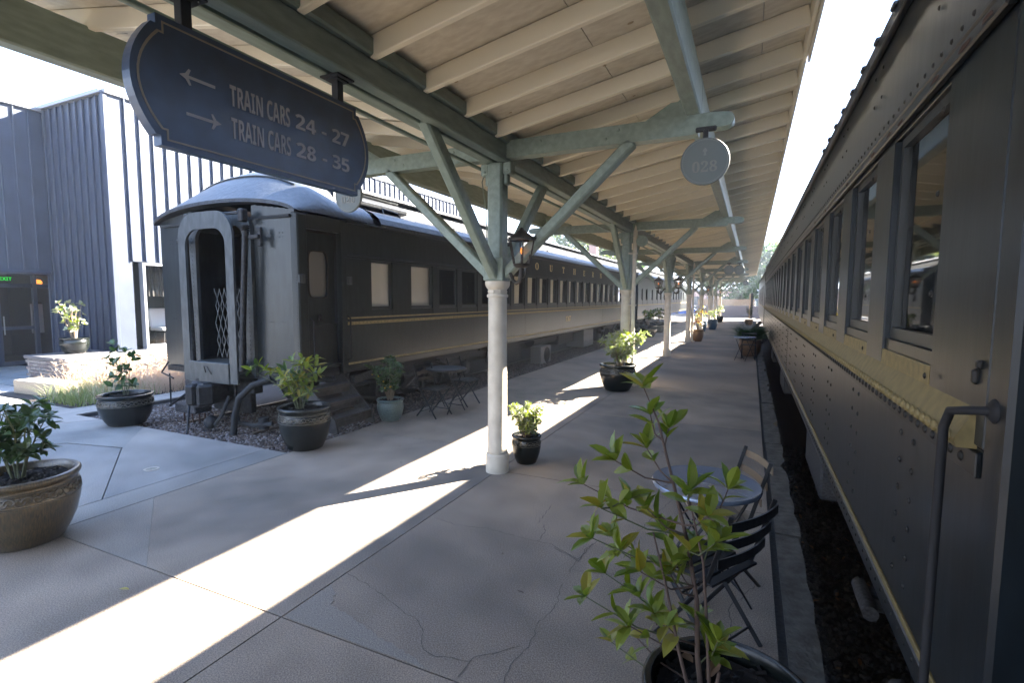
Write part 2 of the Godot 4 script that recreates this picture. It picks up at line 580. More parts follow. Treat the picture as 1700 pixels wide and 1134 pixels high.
func slab(parent: Node3D, called: String, x0: float, z0: float, x1: float, z1: float, y: float, base: Color, step: float, thick := 0.16) -> void:
	var b := Mb.new()
	b.tinted = true
	var s := rnd(-1, 1)
	var tone := rnd(0.94, 1.05)
	base = Color(base.r * tone, base.g * tone, base.b * tone)
	b.tint = base
	var nx := maxi(1, int(ceil((x1 - x0) / step)))
	var nz := maxi(1, int(ceil((z1 - z0) / step)))
	for i in nx:
		for j in nz:
			var xa := lerpf(x0, x1, float(i) / nx)
			var xb := lerpf(x0, x1, float(i + 1) / nx)
			var za := lerpf(z0, z1, float(j) / nz)
			var zb := lerpf(z0, z1, float(j + 1) / nz)
			for p in [[xa, za], [xa, zb], [xb, zb], [xa, za], [xb, zb], [xb, za]]:
				b.tint = slab_tone(p[0], p[1], base, s)
				b.put(Vector3(p[0], y, p[1]), Vector3.UP)
	# the triangles above are counter-clockwise from above: turn them
	for i in range(0, b.v.size(), 3):
		var t := b.v[i + 1]; b.v[i + 1] = b.v[i + 2]; b.v[i + 2] = t
		var u := b.c[i + 1]; b.c[i + 1] = b.c[i + 2]; b.c[i + 2] = u
	b.tint = Color(base.r * 0.8, base.g * 0.8, base.b * 0.8)
	b.qo(Vector3(x0, y, z0), Vector3(x1, y, z0), Vector3(x1, y - thick, z0), Vector3(x0, y - thick, z0), Vector3(0, 0, -1))
	b.qo(Vector3(x0, y, z1), Vector3(x1, y, z1), Vector3(x1, y - thick, z1), Vector3(x0, y - thick, z1), Vector3(0, 0, 1))
	b.qo(Vector3(x0, y, z0), Vector3(x0, y, z1), Vector3(x0, y - thick, z1), Vector3(x0, y - thick, z0), Vector3(-1, 0, 0))
	b.qo(Vector3(x1, y, z0), Vector3(x1, y, z1), Vector3(x1, y - thick, z1), Vector3(x1, y - thick, z0), Vector3(1, 0, 0))
	part(parent, called, b, M.concrete, true)


func poly_slab(parent: Node3D, called: String, pts: Array, y: float, base: Color, thick := 0.14) -> void:
	var b := Mb.new()
	b.tinted = true
	b.tint = base
	b.prism(pts, thick, Transform3D(Basis(Vector3(1, 0, 0), Vector3(0, 0, 1), Vector3(0, -1, 0)), Vector3(0, y, 0)))
	for pass_ in 5:   # finer triangles on top, so that the stains show
		var w := Mb.new()
		w.tinted = true
		w.tint = base
		for i in range(0, b.v.size(), 3):
			var p0 := b.v[i]
			var p1 := b.v[i + 1]
			var p2 := b.v[i + 2]
			var e := [p0.distance_to(p1), p1.distance_to(p2), p2.distance_to(p0)]
			var m: float = e.max()
			if b.n[i].y < 0.9 or m < 0.22:
				for k in 3:
					w.put(b.v[i + k], b.n[i + k])
				continue
			var c01 := (p0 + p1) / 2
			var c12 := (p1 + p2) / 2
			var c20 := (p2 + p0) / 2
			for q in [p0, c01, c20, c01, p1, c12, c20, c12, p2, c01, c12, c20]:
				w.put(q, Vector3.UP)
		b = w
	var s := rnd(-1, 1)
	for i in b.v.size():
		b.c[i] = slab_tone(b.v[i].x, b.v[i].z, base, s)
	part(parent, called, b, M.concrete, true)


func stones(called: String, boxes: Array, per_m2: float, r0: float, r1: float, tones: Array) -> void:
	var b := Mb.new()
	b.ball(Vector3(), Vector3(1, 0.6, 0.8), 5, 3)
	b.v = jitter(b.v)
	var list := []
	for a in boxes:   # x0, z0, x1, z1, y
		var n := int((a[2] - a[0]) * (a[3] - a[1]) * per_m2)
		for i in n:
			var r := rnd(r0, r1)
			list.append([Transform3D(Basis.from_euler(Vector3(rnd(-0.7, 0.7), rnd(0, TAU), rnd(-0.7, 0.7))) * Basis.from_scale(Vector3(r, r, r)), Vector3(rnd(a[0], a[2]), a[4] + r * rnd(0.1, 0.5), rnd(a[1], a[3]))), tones[rng.randi() % tones.size()]])
	var mm := MultiMesh.new()
	mm.transform_format = MultiMesh.TRANSFORM_3D
	mm.use_colors = true
	mm.mesh = b.mesh()
	mm.instance_count = list.size()
	for i in list.size():
		mm.set_instance_transform(i, list[i][0])
		mm.set_instance_color(i, list[i][1])
	var o := MultiMeshInstance3D.new()
	o.name = numbered(called)
	o.multimesh = mm
	var m := mat("stone_" + called, L(1, 1, 1), 0.9)
	m.vertex_color_use_as_albedo = true
	o.material_override = m
	add_child(o)
	o.set_meta("kind", "stuff")
	o.set_meta("label", "loose brown and grey ballast stones round the tracks")
	o.set_meta("category", "gravel")


func jitter(v: PackedVector3Array) -> PackedVector3Array:
	for i in v.size():
		var p := v[i]
		var h := sin(p.x * 12.7 + p.y * 31.1 + p.z * 7.3) * 0.18
		v[i] = p * (1.0 + h)
	return v


func ground() -> void:
	stain.seed = 4
	stain.frequency = 0.02
	stain.fractal_octaves = 4
	var b := Mb.new()
	b.q(Vector3(-700, -0.62, 500), Vector3(700, -0.62, 500), Vector3(700, -0.62, -900), Vector3(-700, -0.62, -900))
	struct("ground", b, M.land)
	# beds of the two tracks
	b = Mb.new()
	b.box(-9.75, -0.6, -70.0, -5.02, -0.07, -4.42)
	struct("track_bed", b, M.ballast)
	b = Mb.new()
	b.box(0.44, -0.6, -70.0, 6.0, -0.42, 10.0)
	struct("track_bed", b, M.ballast)
	stones("gravel", [[-9.6, -6.4, -5.1, -4.5, -0.07]], 1500.0, 0.010, 0.028, [Color(0.10, 0.075, 0.062), Color(0.16, 0.125, 0.11), Color(0.06, 0.048, 0.042), Color(0.26, 0.23, 0.22), Color(0.12, 0.085, 0.06)])
	stones("gravel", [[-6.4, -22.0, -5.1, -6.4, -0.07]], 420.0, 0.012, 0.035, [Color(0.08, 0.065, 0.058), Color(0.13, 0.105, 0.09), Color(0.05, 0.042, 0.038)])
	stones("gravel", [[0.46, -9.0, 1.25, -1.2, -0.42]], 1400.0, 0.012, 0.035, [Color(0.05, 0.042, 0.036), Color(0.07, 0.06, 0.052), Color(0.035, 0.03, 0.027)])
	# paving to the left of the first car
	var pave := Node3D.new()
	pave.name = "pavement"
	pave.set_meta("kind", "structure")
	add_child(pave)
	b = Mb.new()
	b.box(-30.0, -0.6, -4.41, -5.06, -0.02, 9.0)
	b.box(-12.9, -0.6, -26.0, -9.76, -0.02, -4.41)
	b.box(-30.0, -0.6, -8.6, -12.91, -0.02, -4.41)
	part(pave, "paving_base", b, M.joint_dirt, true)
	var pale := Color(0.30, 0.282, 0.258)
	var grey := Color(0.25, 0.24, 0.225)
	poly_slab(pave, "slab", [Vector2(-5.44, -4.39), Vector2(-5.44, -2.612), Vector2(-7.078, -3.645), Vector2(-7.962, -4.39)], 0.0, pale)
	poly_slab(pave, "slab", [Vector2(-5.44, -2.60), Vector2(-5.44, -1.1), Vector2(-9.4, -2.4), Vector2(-7.93, -3.45), Vector2(-7.08, -3.63)], 0.0, grey)
	poly_slab(pave, "slab", [Vector2(-7.97, -4.39), Vector2(-7.09, -3.67), Vector2(-7.95, -3.48), Vector2(-9.43, -2.42), Vector2(-10.4, -2.75), Vector2(-9.76, -3.3), Vector2(-9.0, -4.39)], 0.0, Color(0.28, 0.27, 0.25))
	poly_slab(pave, "slab", [Vector2(-5.44, -1.08), Vector2(-5.44, 8.0), Vector2(-12.0, 8.0), Vector2(-12.0, -1.9), Vector2(-9.42, -2.38)], 0.0, grey)
	poly_slab(pave, "slab", [Vector2(-9.02, -4.39), Vector2(-9.78, -3.3), Vector2(-10.42, -2.75), Vector2(-12.0, -1.92), Vector2(-12.0, -4.6), Vector2(-10.35, -4.6), Vector2(-10.35, -26.0), Vector2(-9.77, -26.0), Vector2(-9.77, -4.39)], 0.0, pale)
	slab(pave, "slab", -5.43, -4.39, -5.062, -2.06, 0.0, Color(0.27, 0.255, 0.23), 0.2)
	slab(pave, "slab", -5.43, -2.04, -5.062, 8.0, 0.0, Color(0.27, 0.255, 0.23), 0.4)
	for i in 7:
		for j in 3:   # tiles of the patio before the door
			slab(pave, "tile", -18.1 + i * 0.56, -6.95 + j * 0.56, -17.555 + i * 0.56, -6.405 + j * 0.56, 0.0, Color(0.30, 0.33, 0.34), 0.6, 0.1)
	poly_slab(pave, "slab", [Vector2(-12.02, -4.6), Vector2(-12.02, 8.0), Vector2(-22.0, 8.0), Vector2(-22.0, -5.25), Vector2(-13.3, -5.25), Vector2(-13.3, -4.6)], 0.0, Color(0.33, 0.33, 0.325))
	# planting bed under the grasses
	b = Mb.new()
	b.box(-12.86, -0.1, -25.9, -10.36, -0.005, -4.62)
	struct("planting_bed_ground", b, M.earth)


func platform() -> void:
	var p := Node3D.new()
	p.name = "platform_pavement"
	p.set_meta("kind", "structure")
	add_child(p)
	var b := Mb.new()
	b.box(-5.05, -0.6, -56.0, 0.26, -0.025, 9.0)
	part(p, "platform_base", b, M.joint_dirt, true)
	var warm := Color(0.325, 0.264, 0.204)
	var zr := [8.0, 4.1, 1.05, -2.05, -4.93, -8.05, -11.15, -14.3, -17.4, -20.5, -23.6, -26.8, -30.0, -33.2, -36.4, -39.6, -42.8, -46.0, -49.2, -52.4, -55.6]
	var zl := [8.0, 4.1, 1.05, -2.05, -5.62, -8.7, -11.15, -14.3, -17.4, -20.5, -23.6, -26.8, -30.0, -33.2, -36.4, -39.6, -42.8, -46.0, -49.2, -52.4, -55.6]
	for i in zr.size() - 1:
		var st := 0.11 if zr[i + 1] > -12.0 else 0.5
		slab(p, "slab", -2.455, zr[i + 1] + 0.004, 0.205, zr[i] - 0.004, 0.0, warm, st)
		var lt := Color(0.335, 0.278, 0.22) if i < 4 else warm
		if i == 3:
			poly_slab(p, "slab", [Vector2(-5.05, -2.056), Vector2(-3.79, -2.056), Vector2(-5.05, -2.84)], 0.0, Color(0.33, 0.29, 0.245))
			poly_slab(p, "slab", [Vector2(-5.05, -2.843), Vector2(-3.787, -2.056), Vector2(-2.465, -2.056), Vector2(-2.465, -5.614), Vector2(-5.05, -5.614)], 0.0, Color(0.31, 0.261, 0.21))
		else:
			slab(p, "slab", -5.05, zl[i + 1] + 0.004, -2.465, zl[i] - 0.004, 0.0, lt, st)
	# worn kerb along the right-hand track
	for i in range(0, 22):
		var z0 := 7.0 - i * 2.9
		var edge := []
		var n := 12
		for k in n + 1:
			edge.append(Vector2(0.43 + rnd(-0.018, 0.014) - (0.05 if rng.randf() < 0.06 else 0.0), lerpf(z0, z0 - 2.87, float(k) / n)))
		edge.append(Vector2(0.245 + rnd(-0.01, 0.01), z0 - 2.87))
		edge.append(Vector2(0.25 + rnd(-0.01, 0.01), z0 - 1.4))
		edge.append(Vector2(0.245 + rnd(-0.01, 0.01), z0))
		b = Mb.new()
		b.prism(edge, 0.5, Transform3D(Basis(Vector3(1, 0, 0), Vector3(0, 0, 1), Vector3(0, -1, 0)), Vector3(0, rnd(-0.016, -0.004), 0)))
		part(p, "kerb_stone", b, M.old_concrete, true)
	# pale cement skim along a joint, with a ragged edge
	var rag := [Vector2(-1.42, -2.06), Vector2(-2.445, -2.06), Vector2(-2.445, -2.43)]
	var skim := [Vector2(-2.34, -2.36), Vector2(-2.28, -2.27), Vector2(-2.13, -2.235), Vector2(-1.98, -2.20), Vector2(-1.82, -2.15), Vector2(-1.62, -2.12), Vector2(-1.48, -2.085)]
	for i in skim.size() - 1:
		for k in 6:
			rag.append(skim[i].lerp(skim[i + 1], k / 6.0) + Vector2(rnd(-0.008, 0.008), rnd(-0.012, 0.012)))
	b = Mb.new()
	b.tinted = true
	b.tint = Color(0.36, 0.315, 0.265)
	b.prism(rag, 0.003, Transform3D(Basis(Vector3(1, 0, 0), Vector3(0, 0, 1), Vector3(0, -1, 0)), Vector3(0, 0.0035, 0)))
	part(p, "cement_skim", b, M.concrete, true)
	for pts in [
		[Vector2(-2.42, -3.61), Vector2(-2.16, -3.56), Vector2(-1.91, -3.61), Vector2(-1.60, -3.59), Vector2(-1.32, -3.58), Vector2(-1.07, -3.45)],
		[Vector2(-1.07, -3.25), Vector2(-1.07, -3.45), Vector2(-1.06, -3.65), Vector2(-1.02, -3.79)],
		[Vector2(-1.07, -3.10), Vector2(-1.02, -2.87), Vector2(-1.05, -2.66), Vector2(-1.03, -2.44), Vector2(-1.05, -2.27), Vector2(-1.03, -2.08)],
		[Vector2(-1.07, -2.41), Vector2(-1.18, -2.30), Vector2(-1.25, -2.24), Vector2(-1.26, -2.08)],
		[Vector2(-2.43, -2.58), Vector2(-2.23, -2.54), Vector2(-2.07, -2.49), Vector2(-1.92, -2.44), Vector2(-1.81, -2.38), Vector2(-1.73, -2.38), Vector2(-1.62, -2.29), Vector2(-1.54, -2.18), Vector2(-1.44, -2.16), Vector2(-1.25, -2.21)],
		[Vector2(-1.44, -3.59), Vector2(-1.44, -3.74), Vector2(-1.50, -3.88)],
		[Vector2(-1.56, -3.89), Vector2(-1.59, -4.29)],
		[Vector2(-1.29, -3.54), Vector2(-1.13, -3.48), Vector2(-1.06, -3.43), Vector2(-1.04, -3.73)],
		[Vector2(-1.06, -3.30), Vector2(-0.94, -3.32), Vector2(-0.76, -3.37), Vector2(-0.3, -3.30)],
		[Vector2(-1.20, -7.78), Vector2(-0.93, -7.56), Vector2(-0.56, -7.57), Vector2(-0.19, -7.22)],
		[Vector2(-1.10, -10.47), Vector2(-0.88, -9.71), Vector2(-0.5, -9.4)],
		[Vector2(-0.65, -10.54), Vector2(-0.55, -11.41), Vector2(-0.39, -12.67)],
		[Vector2(-0.74, -3.80), Vector2(-0.77, -4.04), Vector2(-0.74, -4.22), Vector2(-0.60, -4.9)],
		[Vector2(-1.9, -6.2), Vector2(-1.5, -6.0), Vector2(-1.2, -6.25), Vector2(-0.4, -6.1)],
		[Vector2(-1.6, -14.5), Vector2(-1.1, -13.6), Vector2(-0.8, -13.3)],
		[Vector2(0.1, -3.62), Vector2(-0.05, -3.3), Vector2(-0.02, -2.9), Vector2(0.12, -2.4)]]:
		part(p, "crack", crack(pts), M.crack, true)


func crack(pts: Array) -> Mb:
	var b := Mb.new()
	var line := []
	for i in pts.size() - 1:
		var n := maxi(2, int(pts[i].distance_to(pts[i + 1]) / 0.035))
		for k in n:
			var q: Vector2 = pts[i].lerp(pts[i + 1], float(k) / n)
			line.append(q + Vector2(rnd(-0.009, 0.009), rnd(-0.009, 0.009)))
	line.append(pts[pts.size() - 1])
	for i in line.size() - 1:
		var d: Vector2 = (line[i + 1] - line[i]).normalized().orthogonal()
		var w := rnd(0.0008, 0.0028)
		var u := rnd(0.0008, 0.0028)
		var h := 0.003
		b.qo(Vector3(line[i].x - d.x * w, h, line[i].y - d.y * w), Vector3(line[i].x + d.x * w, h, line[i].y + d.y * w), Vector3(line[i + 1].x + d.x * u, h, line[i + 1].y + d.y * u), Vector3(line[i + 1].x - d.x * u, h, line[i + 1].y - d.y * u), Vector3.UP)
	return b


# --- building on the left ------------------------------------------------------------------------

func building() -> void:
	var t := thing("metal_clad_building", "tall navy metal-clad building with standing seams beyond the first railway car", "building", Vector3(-16, 0, -12))
	var top := 6.55
	var xf := -13.58
	var z1 := -24.3
	# sunlit long face: sheets between raised seams, round one big window
	var wz0 := -7.62
	var wz1 := -9.9
	var wy0 := 0.62
	var wy1 := 2.72
	var zs := [-7.08, -7.45]
	while zs[zs.size() - 1] > z1 + 0.3:
		zs.append(zs[zs.size() - 1] - 0.308)
	zs.append(z1)
	for i in zs.size() - 1:
		var a: float = zs[i]
		var e: float = zs[i + 1]
		var hole := a < wz0 + 0.2 and e > wz1 - 0.2
		for y in ([[-0.3, wy0 - 0.02], [wy1 + 0.02, top]] if hole else [[-0.3, top]]):
			var b := Mb.new()
			b.box(xf - 0.05, y[0], e, xf, y[1], a)
			part(t, "wall_panel", b, M.navy_metal)
			b = Mb.new()
			if i > 0:
				b.cbox(Vector3(xf + 0.026, (y[0] + y[1]) / 2, a), Vector3(0.026, (y[1] - y[0]) / 2 - 0.002, 0.016), Basis(), 0.008)
				part(t, "seam", b, M.navy_metal)
	# face towards the platform end, in shade
	var x := -13.6
	while x > -16.25:
		var b := Mb.new()
		b.box(x - 0.29, -0.3, -7.13, x, top, -7.08)
		part(t, "wall_panel", b, M.navy_metal)
		b = Mb.new()
		b.cbox(Vector3(x - 0.29, (top - 0.3) / 2, -7.053), Vector3(0.016, (top + 0.3) / 2, 0.028), Basis(), 0.008)
		part(t, "seam", b, M.navy_metal)
		x -= 0.29
	var c := Mb.new()
	c.cbox(Vector3(xf - 0.04, top / 2 - 0.15, -7.06), Vector3(0.065, top / 2 + 0.15, 0.045), Basis(), 0.01)
	part(t, "corner_trim", c, M.navy_metal)
	# the wing that stands back on the left, open below over the entrance
	var z := -7.05
	while z < 6.0:
		var b := Mb.new()
		b.box(-16.36, 2.52, z, -16.31, top - 0.05, z + 0.285)
		part(t, "wall_panel", b, M.navy_metal)
		b = Mb.new()
		b.cbox(Vector3(-16.285, (top + 2.5) / 2, z + 0.285), Vector3(0.026, (top - 2.52) / 2 - 0.03, 0.015), Basis(), 0.008)
		part(t, "seam", b, M.navy_metal)
		z += 0.285
	c = Mb.new()
	c.cbox(Vector3(-16.30, 2.50, -0.5), Vector3(0.06, 0.05, 6.5), Basis(), 0.01)
	part(t, "lintel", c, M.navy_metal)
	c = Mb.new()
	c.box(-18.3, 2.56, -7.05, -16.37, 2.62, 6.0)
	part(t, "porch_ceiling", c, M.navy_metal)
	# entrance: glass door, transom and side light in dark frames, a dim room behind
	var door := Mb.new()
	var fx := -18.2
	for e in [[-5.6, 0.09], [-6.62, 0.10], [-7.42, 0.10], [-8.05, 0.05]]:
		door.cbox(Vector3(fx, 1.28, e[0]), Vector3(0.05, 1.28, e[1] / 2), Basis(), 0.008)
	for y in [0.06, 2.18, 2.52]:
		door.cbox(Vector3(fx, y, -6.8), Vector3(0.045, 0.055, 1.2), Basis(), 0.008)
	door.cbox(Vector3(fx + 0.02, 1.02, -7.0), Vector3(0.03, 0.045, 0.36), Basis(), 0.008)
	var dp := part(t, "door", door, M.navy_metal)
	c = Mb.new()
	c.qo(Vector3(fx, 0.1, -5.6), Vector3(fx, 2.5, -5.6), Vector3(fx, 2.5, -8.05), Vector3(fx, 0.1, -8.05), Vector3(1, 0, 0))
	part(dp, "pane", c, M.pane_dim, true)
	c = Mb.new()
	c.tube([Vector3(fx + 0.09, 0.85, -6.70), Vector3(fx + 0.09, 1.35, -6.70)], 0.014, 8)
	part(dp, "handle", c, M.grey_metal, true)
	c = Mb.new()
	c.box(fx - 0.06, 0, -5.5, fx + 0.06, 2.56, 6.0)
	c.box(-18.3, 0, -8.2, -16.2, 2.9, -8.1)
	c.box(-18.26, 0, -8.1, -18.14, 2.56, -8.06)
	c.box(-16.36, 0, -8.1, -16.25, 2.56, -7.13)
	part(t, "porch_wall", c, M.navy_metal)
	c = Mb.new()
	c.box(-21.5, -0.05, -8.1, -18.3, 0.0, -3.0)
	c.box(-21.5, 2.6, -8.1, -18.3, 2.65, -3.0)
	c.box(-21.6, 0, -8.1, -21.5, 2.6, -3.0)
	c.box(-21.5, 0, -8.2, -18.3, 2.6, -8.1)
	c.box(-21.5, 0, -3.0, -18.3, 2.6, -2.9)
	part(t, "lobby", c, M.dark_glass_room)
	var ex := words(t, "exit_sign_lettering", "EXIT", 0.17, Vector3(fx - 0.25, 2.36, -6.92), Basis(Vector3.UP, PI / 2), M.exit_glow, false)
	ex.scale = ex.scale * 0.75
	c = Mb.new()
	c.ball(Vector3(fx - 0.2, 2.28, -7.60), Vector3(0.10, 0.085, 0.10), 14, 8)
	part(t, "wall_lamp", c, M.wall_lamp_glow)
	var lt := OmniLight3D.new()
	lt.name = "wall_lamp_light"
	t.add_child(lt)
	lt.position = Vector3(fx - 0.2, 2.28, -7.60) - t.position
	lt.light_color = Color(1, 0.55, 0.25)
	lt.light_energy = 0.01
	lt.light_size = 0.05
	lt.omni_range = 6.0
	lt.omni_attenuation = 2.0
	lt.shadow_enabled = true
	c = Mb.new()
	c.cbox(Vector3(fx - 0.5, 1.25, -7.65), Vector3(0.02, 0.42, 0.14), Basis(), 0.01)
	part(t, "notice_board", c, M.grey_metal)
	# big window on the sunlit face with a room behind it
	var w := Mb.new()
	var out := []
	var inn := []
	for e in [[wz0, wy0], [wz0, wy1], [wz1, wy1], [wz1, wy0]]:
		out.append(Vector2(-e[0], e[1]))
	for e in [[wz0 - 0.06, wy0 + 0.08], [wz0 - 0.06, wy1 - 0.06], [wz1 + 0.06, wy1 - 0.06], [wz1 + 0.06, wy0 + 0.08]]:
		inn.append(Vector2(-e[0], e[1]))
	w.ring(out, inn, 0.17, Transform3D(Basis(Vector3(0, 0, -1), Vector3(0, 1, 0), Vector3(1, 0, 0)), Vector3(xf - 0.06, 0, 0)))
	var wn := part(t, "window", w, M.grey_metal)
	w = Mb.new()
	w.qo(Vector3(xf - 0.02, wy0, wz0), Vector3(xf - 0.02, wy1, wz0), Vector3(xf - 0.02, wy1, wz1), Vector3(xf - 0.02, wy0, wz1), Vector3(1, 0, 0))
	part(wn, "pane", w, M.pane_dim, true)
	w = Mb.new()
	w.cbox(Vector3(xf + 0.07, wy0 - 0.03, (wz0 + wz1) / 2), Vector3(0.08, 0.035, (wz0 - wz1) / 2 + 0.03), Basis(), 0.01)
	part(wn, "sill", w, M.grey_metal, true)
	w = Mb.new()
	var cur := []
	for i in 40:
		cur.append(Vector2(-wz0 + 0.3 + i * 0.035, 0.03 * sin(i * 1.9)))
	for i in cur.size() - 1:
		w.qo(Vector3(xf - 0.5 + cur[i].y, 1.9, -cur[i].x), Vector3(xf - 0.5 + cur[i + 1].y, 1.9, -cur[i + 1].x), Vector3(xf - 0.5 + cur[i + 1].y, 2.7, -cur[i + 1].x), Vector3(xf - 0.5 + cur[i].y, 2.7, -cur[i].x), Vector3(1, 0, 0))
	part(wn, "curtain", w, M.iron, true)
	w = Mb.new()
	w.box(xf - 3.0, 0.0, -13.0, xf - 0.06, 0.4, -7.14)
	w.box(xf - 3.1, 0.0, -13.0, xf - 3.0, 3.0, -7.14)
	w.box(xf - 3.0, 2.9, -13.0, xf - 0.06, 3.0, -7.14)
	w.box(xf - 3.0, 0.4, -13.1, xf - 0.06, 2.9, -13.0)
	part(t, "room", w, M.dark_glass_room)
	# roof and its pale edge
	w = Mb.new()
	w.box(-22, top - 0.2, z1, xf - 0.06, top - 0.1, -7.14)
	w.box(-22, top - 0.2, -7.1, -16.37, top - 0.1, 6.0)
	w.box(-22.0, 2.66, z1, -21.9, top - 0.2, 6.0)
	part(t, "roof", w, M.roof_tin)
	w = Mb.new()
	w.box(-22, -0.3, z1 - 0.05, xf - 0.06, top - 0.2, z1)
	w.box(-22, 2.66, 6.0, -16.31, top - 0.2, 6.05)
	part(t, "wall", w, M.navy_metal)
	for e in [[Vector3(xf - 0.03, top + 0.02, (z1 - 7.05) / 2), Vector3(0.10, 0.05, (-7.02 - z1) / 2)], [Vector3(-14.96, top + 0.022, -7.06), Vector3(1.33, 0.05, 0.09)], [Vector3(-16.32, top - 0.03, -0.5), Vector3(0.09, 0.05, 6.55)]]:
		w = Mb.new()
		w.cbox(e[0], e[1], Basis(), 0.012)
		part(t, "parapet_cap", w, M.grey_metal)
	# furniture seen through the window
	var ch := thing("lounge_chair", "pale lounge chair on thin black legs seen through the big window", "chair", Vector3(-14.5, 0.4, -8.6))
	w = Mb.new()
	w.cbox(Vector3(-14.5, 1.02, -8.75), Vector3(0.28, 0.05, 0.30), Basis(), 0.03)
	part(ch, "seat", w, M.blind)
	w = Mb.new()
	w.cbox(Vector3(-14.78, 1.32, -8.75), Vector3(0.05, 0.26, 0.32), Basis(Vector3(0, 0, 1), 0.2), 0.03)
	part(ch, "backrest", w, M.blind)
	for sx in [-0.22, 0.22]:
		for sz in [-0.24, 0.24]:
			w = Mb.new()
			w.bar(Vector3(-14.5 + sx, 0.4, -8.75 + sz), Vector3(-14.5 + sx * 0.8, 0.98, -8.75 + sz * 0.8), 0.025, 0.025)
			part(ch, "leg", w, M.black_iron)
	planter()


func planter() -> void:
	var t := thing("brick_planter", "low grey brick planter wall with dark capping slabs at the building corner", "planter", Vector3(-13.6, 0, -7.0))
	var h := 0.60
	var b := Mb.new()
	b.box(-14.49, -0.1, -7.03, -12.87, h - 0.08, -5.70)
	b.box(-13.55, -0.1, -8.9, -12.87, h - 0.08, -7.03)
	part(t, "core", b, M.mortar)
	var shapes := []
	for len in [0.2, 0.095]:
		for a in 2:
			var m := Mb.new()
			m.cbox(Vector3(), Vector3(len / 2 if a == 0 else 0.03, 0.032, 0.03 if a == 0 else len / 2), Basis(), 0.005)
			shapes.append(m.mesh())
	for row in 7:
		var y := 0.02 + row * 0.075
		var off := 0.105 if row % 2 else 0.0
		var x := -14.48 + off
		while x < -12.9:   # face towards the platform
			brick(t, shapes[0], Vector3(x + 0.1, y, -5.69))
			x += 0.21
		var z := -5.72 - off
		while z > -8.8:
			brick(t, shapes[1], Vector3(-12.86, y, z - 0.1))
			z -= 0.21
	var cap := [[-14.52, -6.99, -13.72, -5.64], [-13.71, -6.99, -12.81, -5.64], [-13.55, -7.93, -12.81, -7.0], [-13.55, -8.92, -12.81, -7.94]]
	for e in cap:
		b = Mb.new()
		b.cbox(Vector3((e[0] + e[2]) / 2, h - 0.04, (e[1] + e[3]) / 2), Vector3((e[2] - e[0]) / 2 - 0.003, 0.035, (e[3] - e[1]) / 2 - 0.003), Basis(), 0.008)
		part(t, "capping_slab", b, M.cap_stone)
	t = thing("sandstone_block", "low tan stone block at the foot of the brick planter", "block", Vector3(-12.4, 0, -5.15))
	b = Mb.new()
	b.cbox(Vector3(-12.4, 0.12, -5.16), Vector3(0.70, 0.13, 0.22), Basis(Vector3.UP, 0.06), 0.015)
	part(t, "block", b, M.sandstone)


func brick(t: Node3D, m: Mesh, at: Vector3) -> void:
	var o := MeshInstance3D.new()
	o.name = "brick"
	o.mesh = m
	o.material_override = M.brick_grey if rng.randf() < 0.6 else M.brick_grey_b
	t.add_child(o, true)
	o.position = at - t.position + Vector3(rnd(-0.002, 0.002), 0, rnd(-0.002, 0.002))


# --- canopy ----------------------------------------------------------------------------------------

const CX := -2.46      # line of the columns
const COLS := 9        # columns built, the first one behind the camera
const ROOF0 := 8.0
const ROOF1 := -50.0


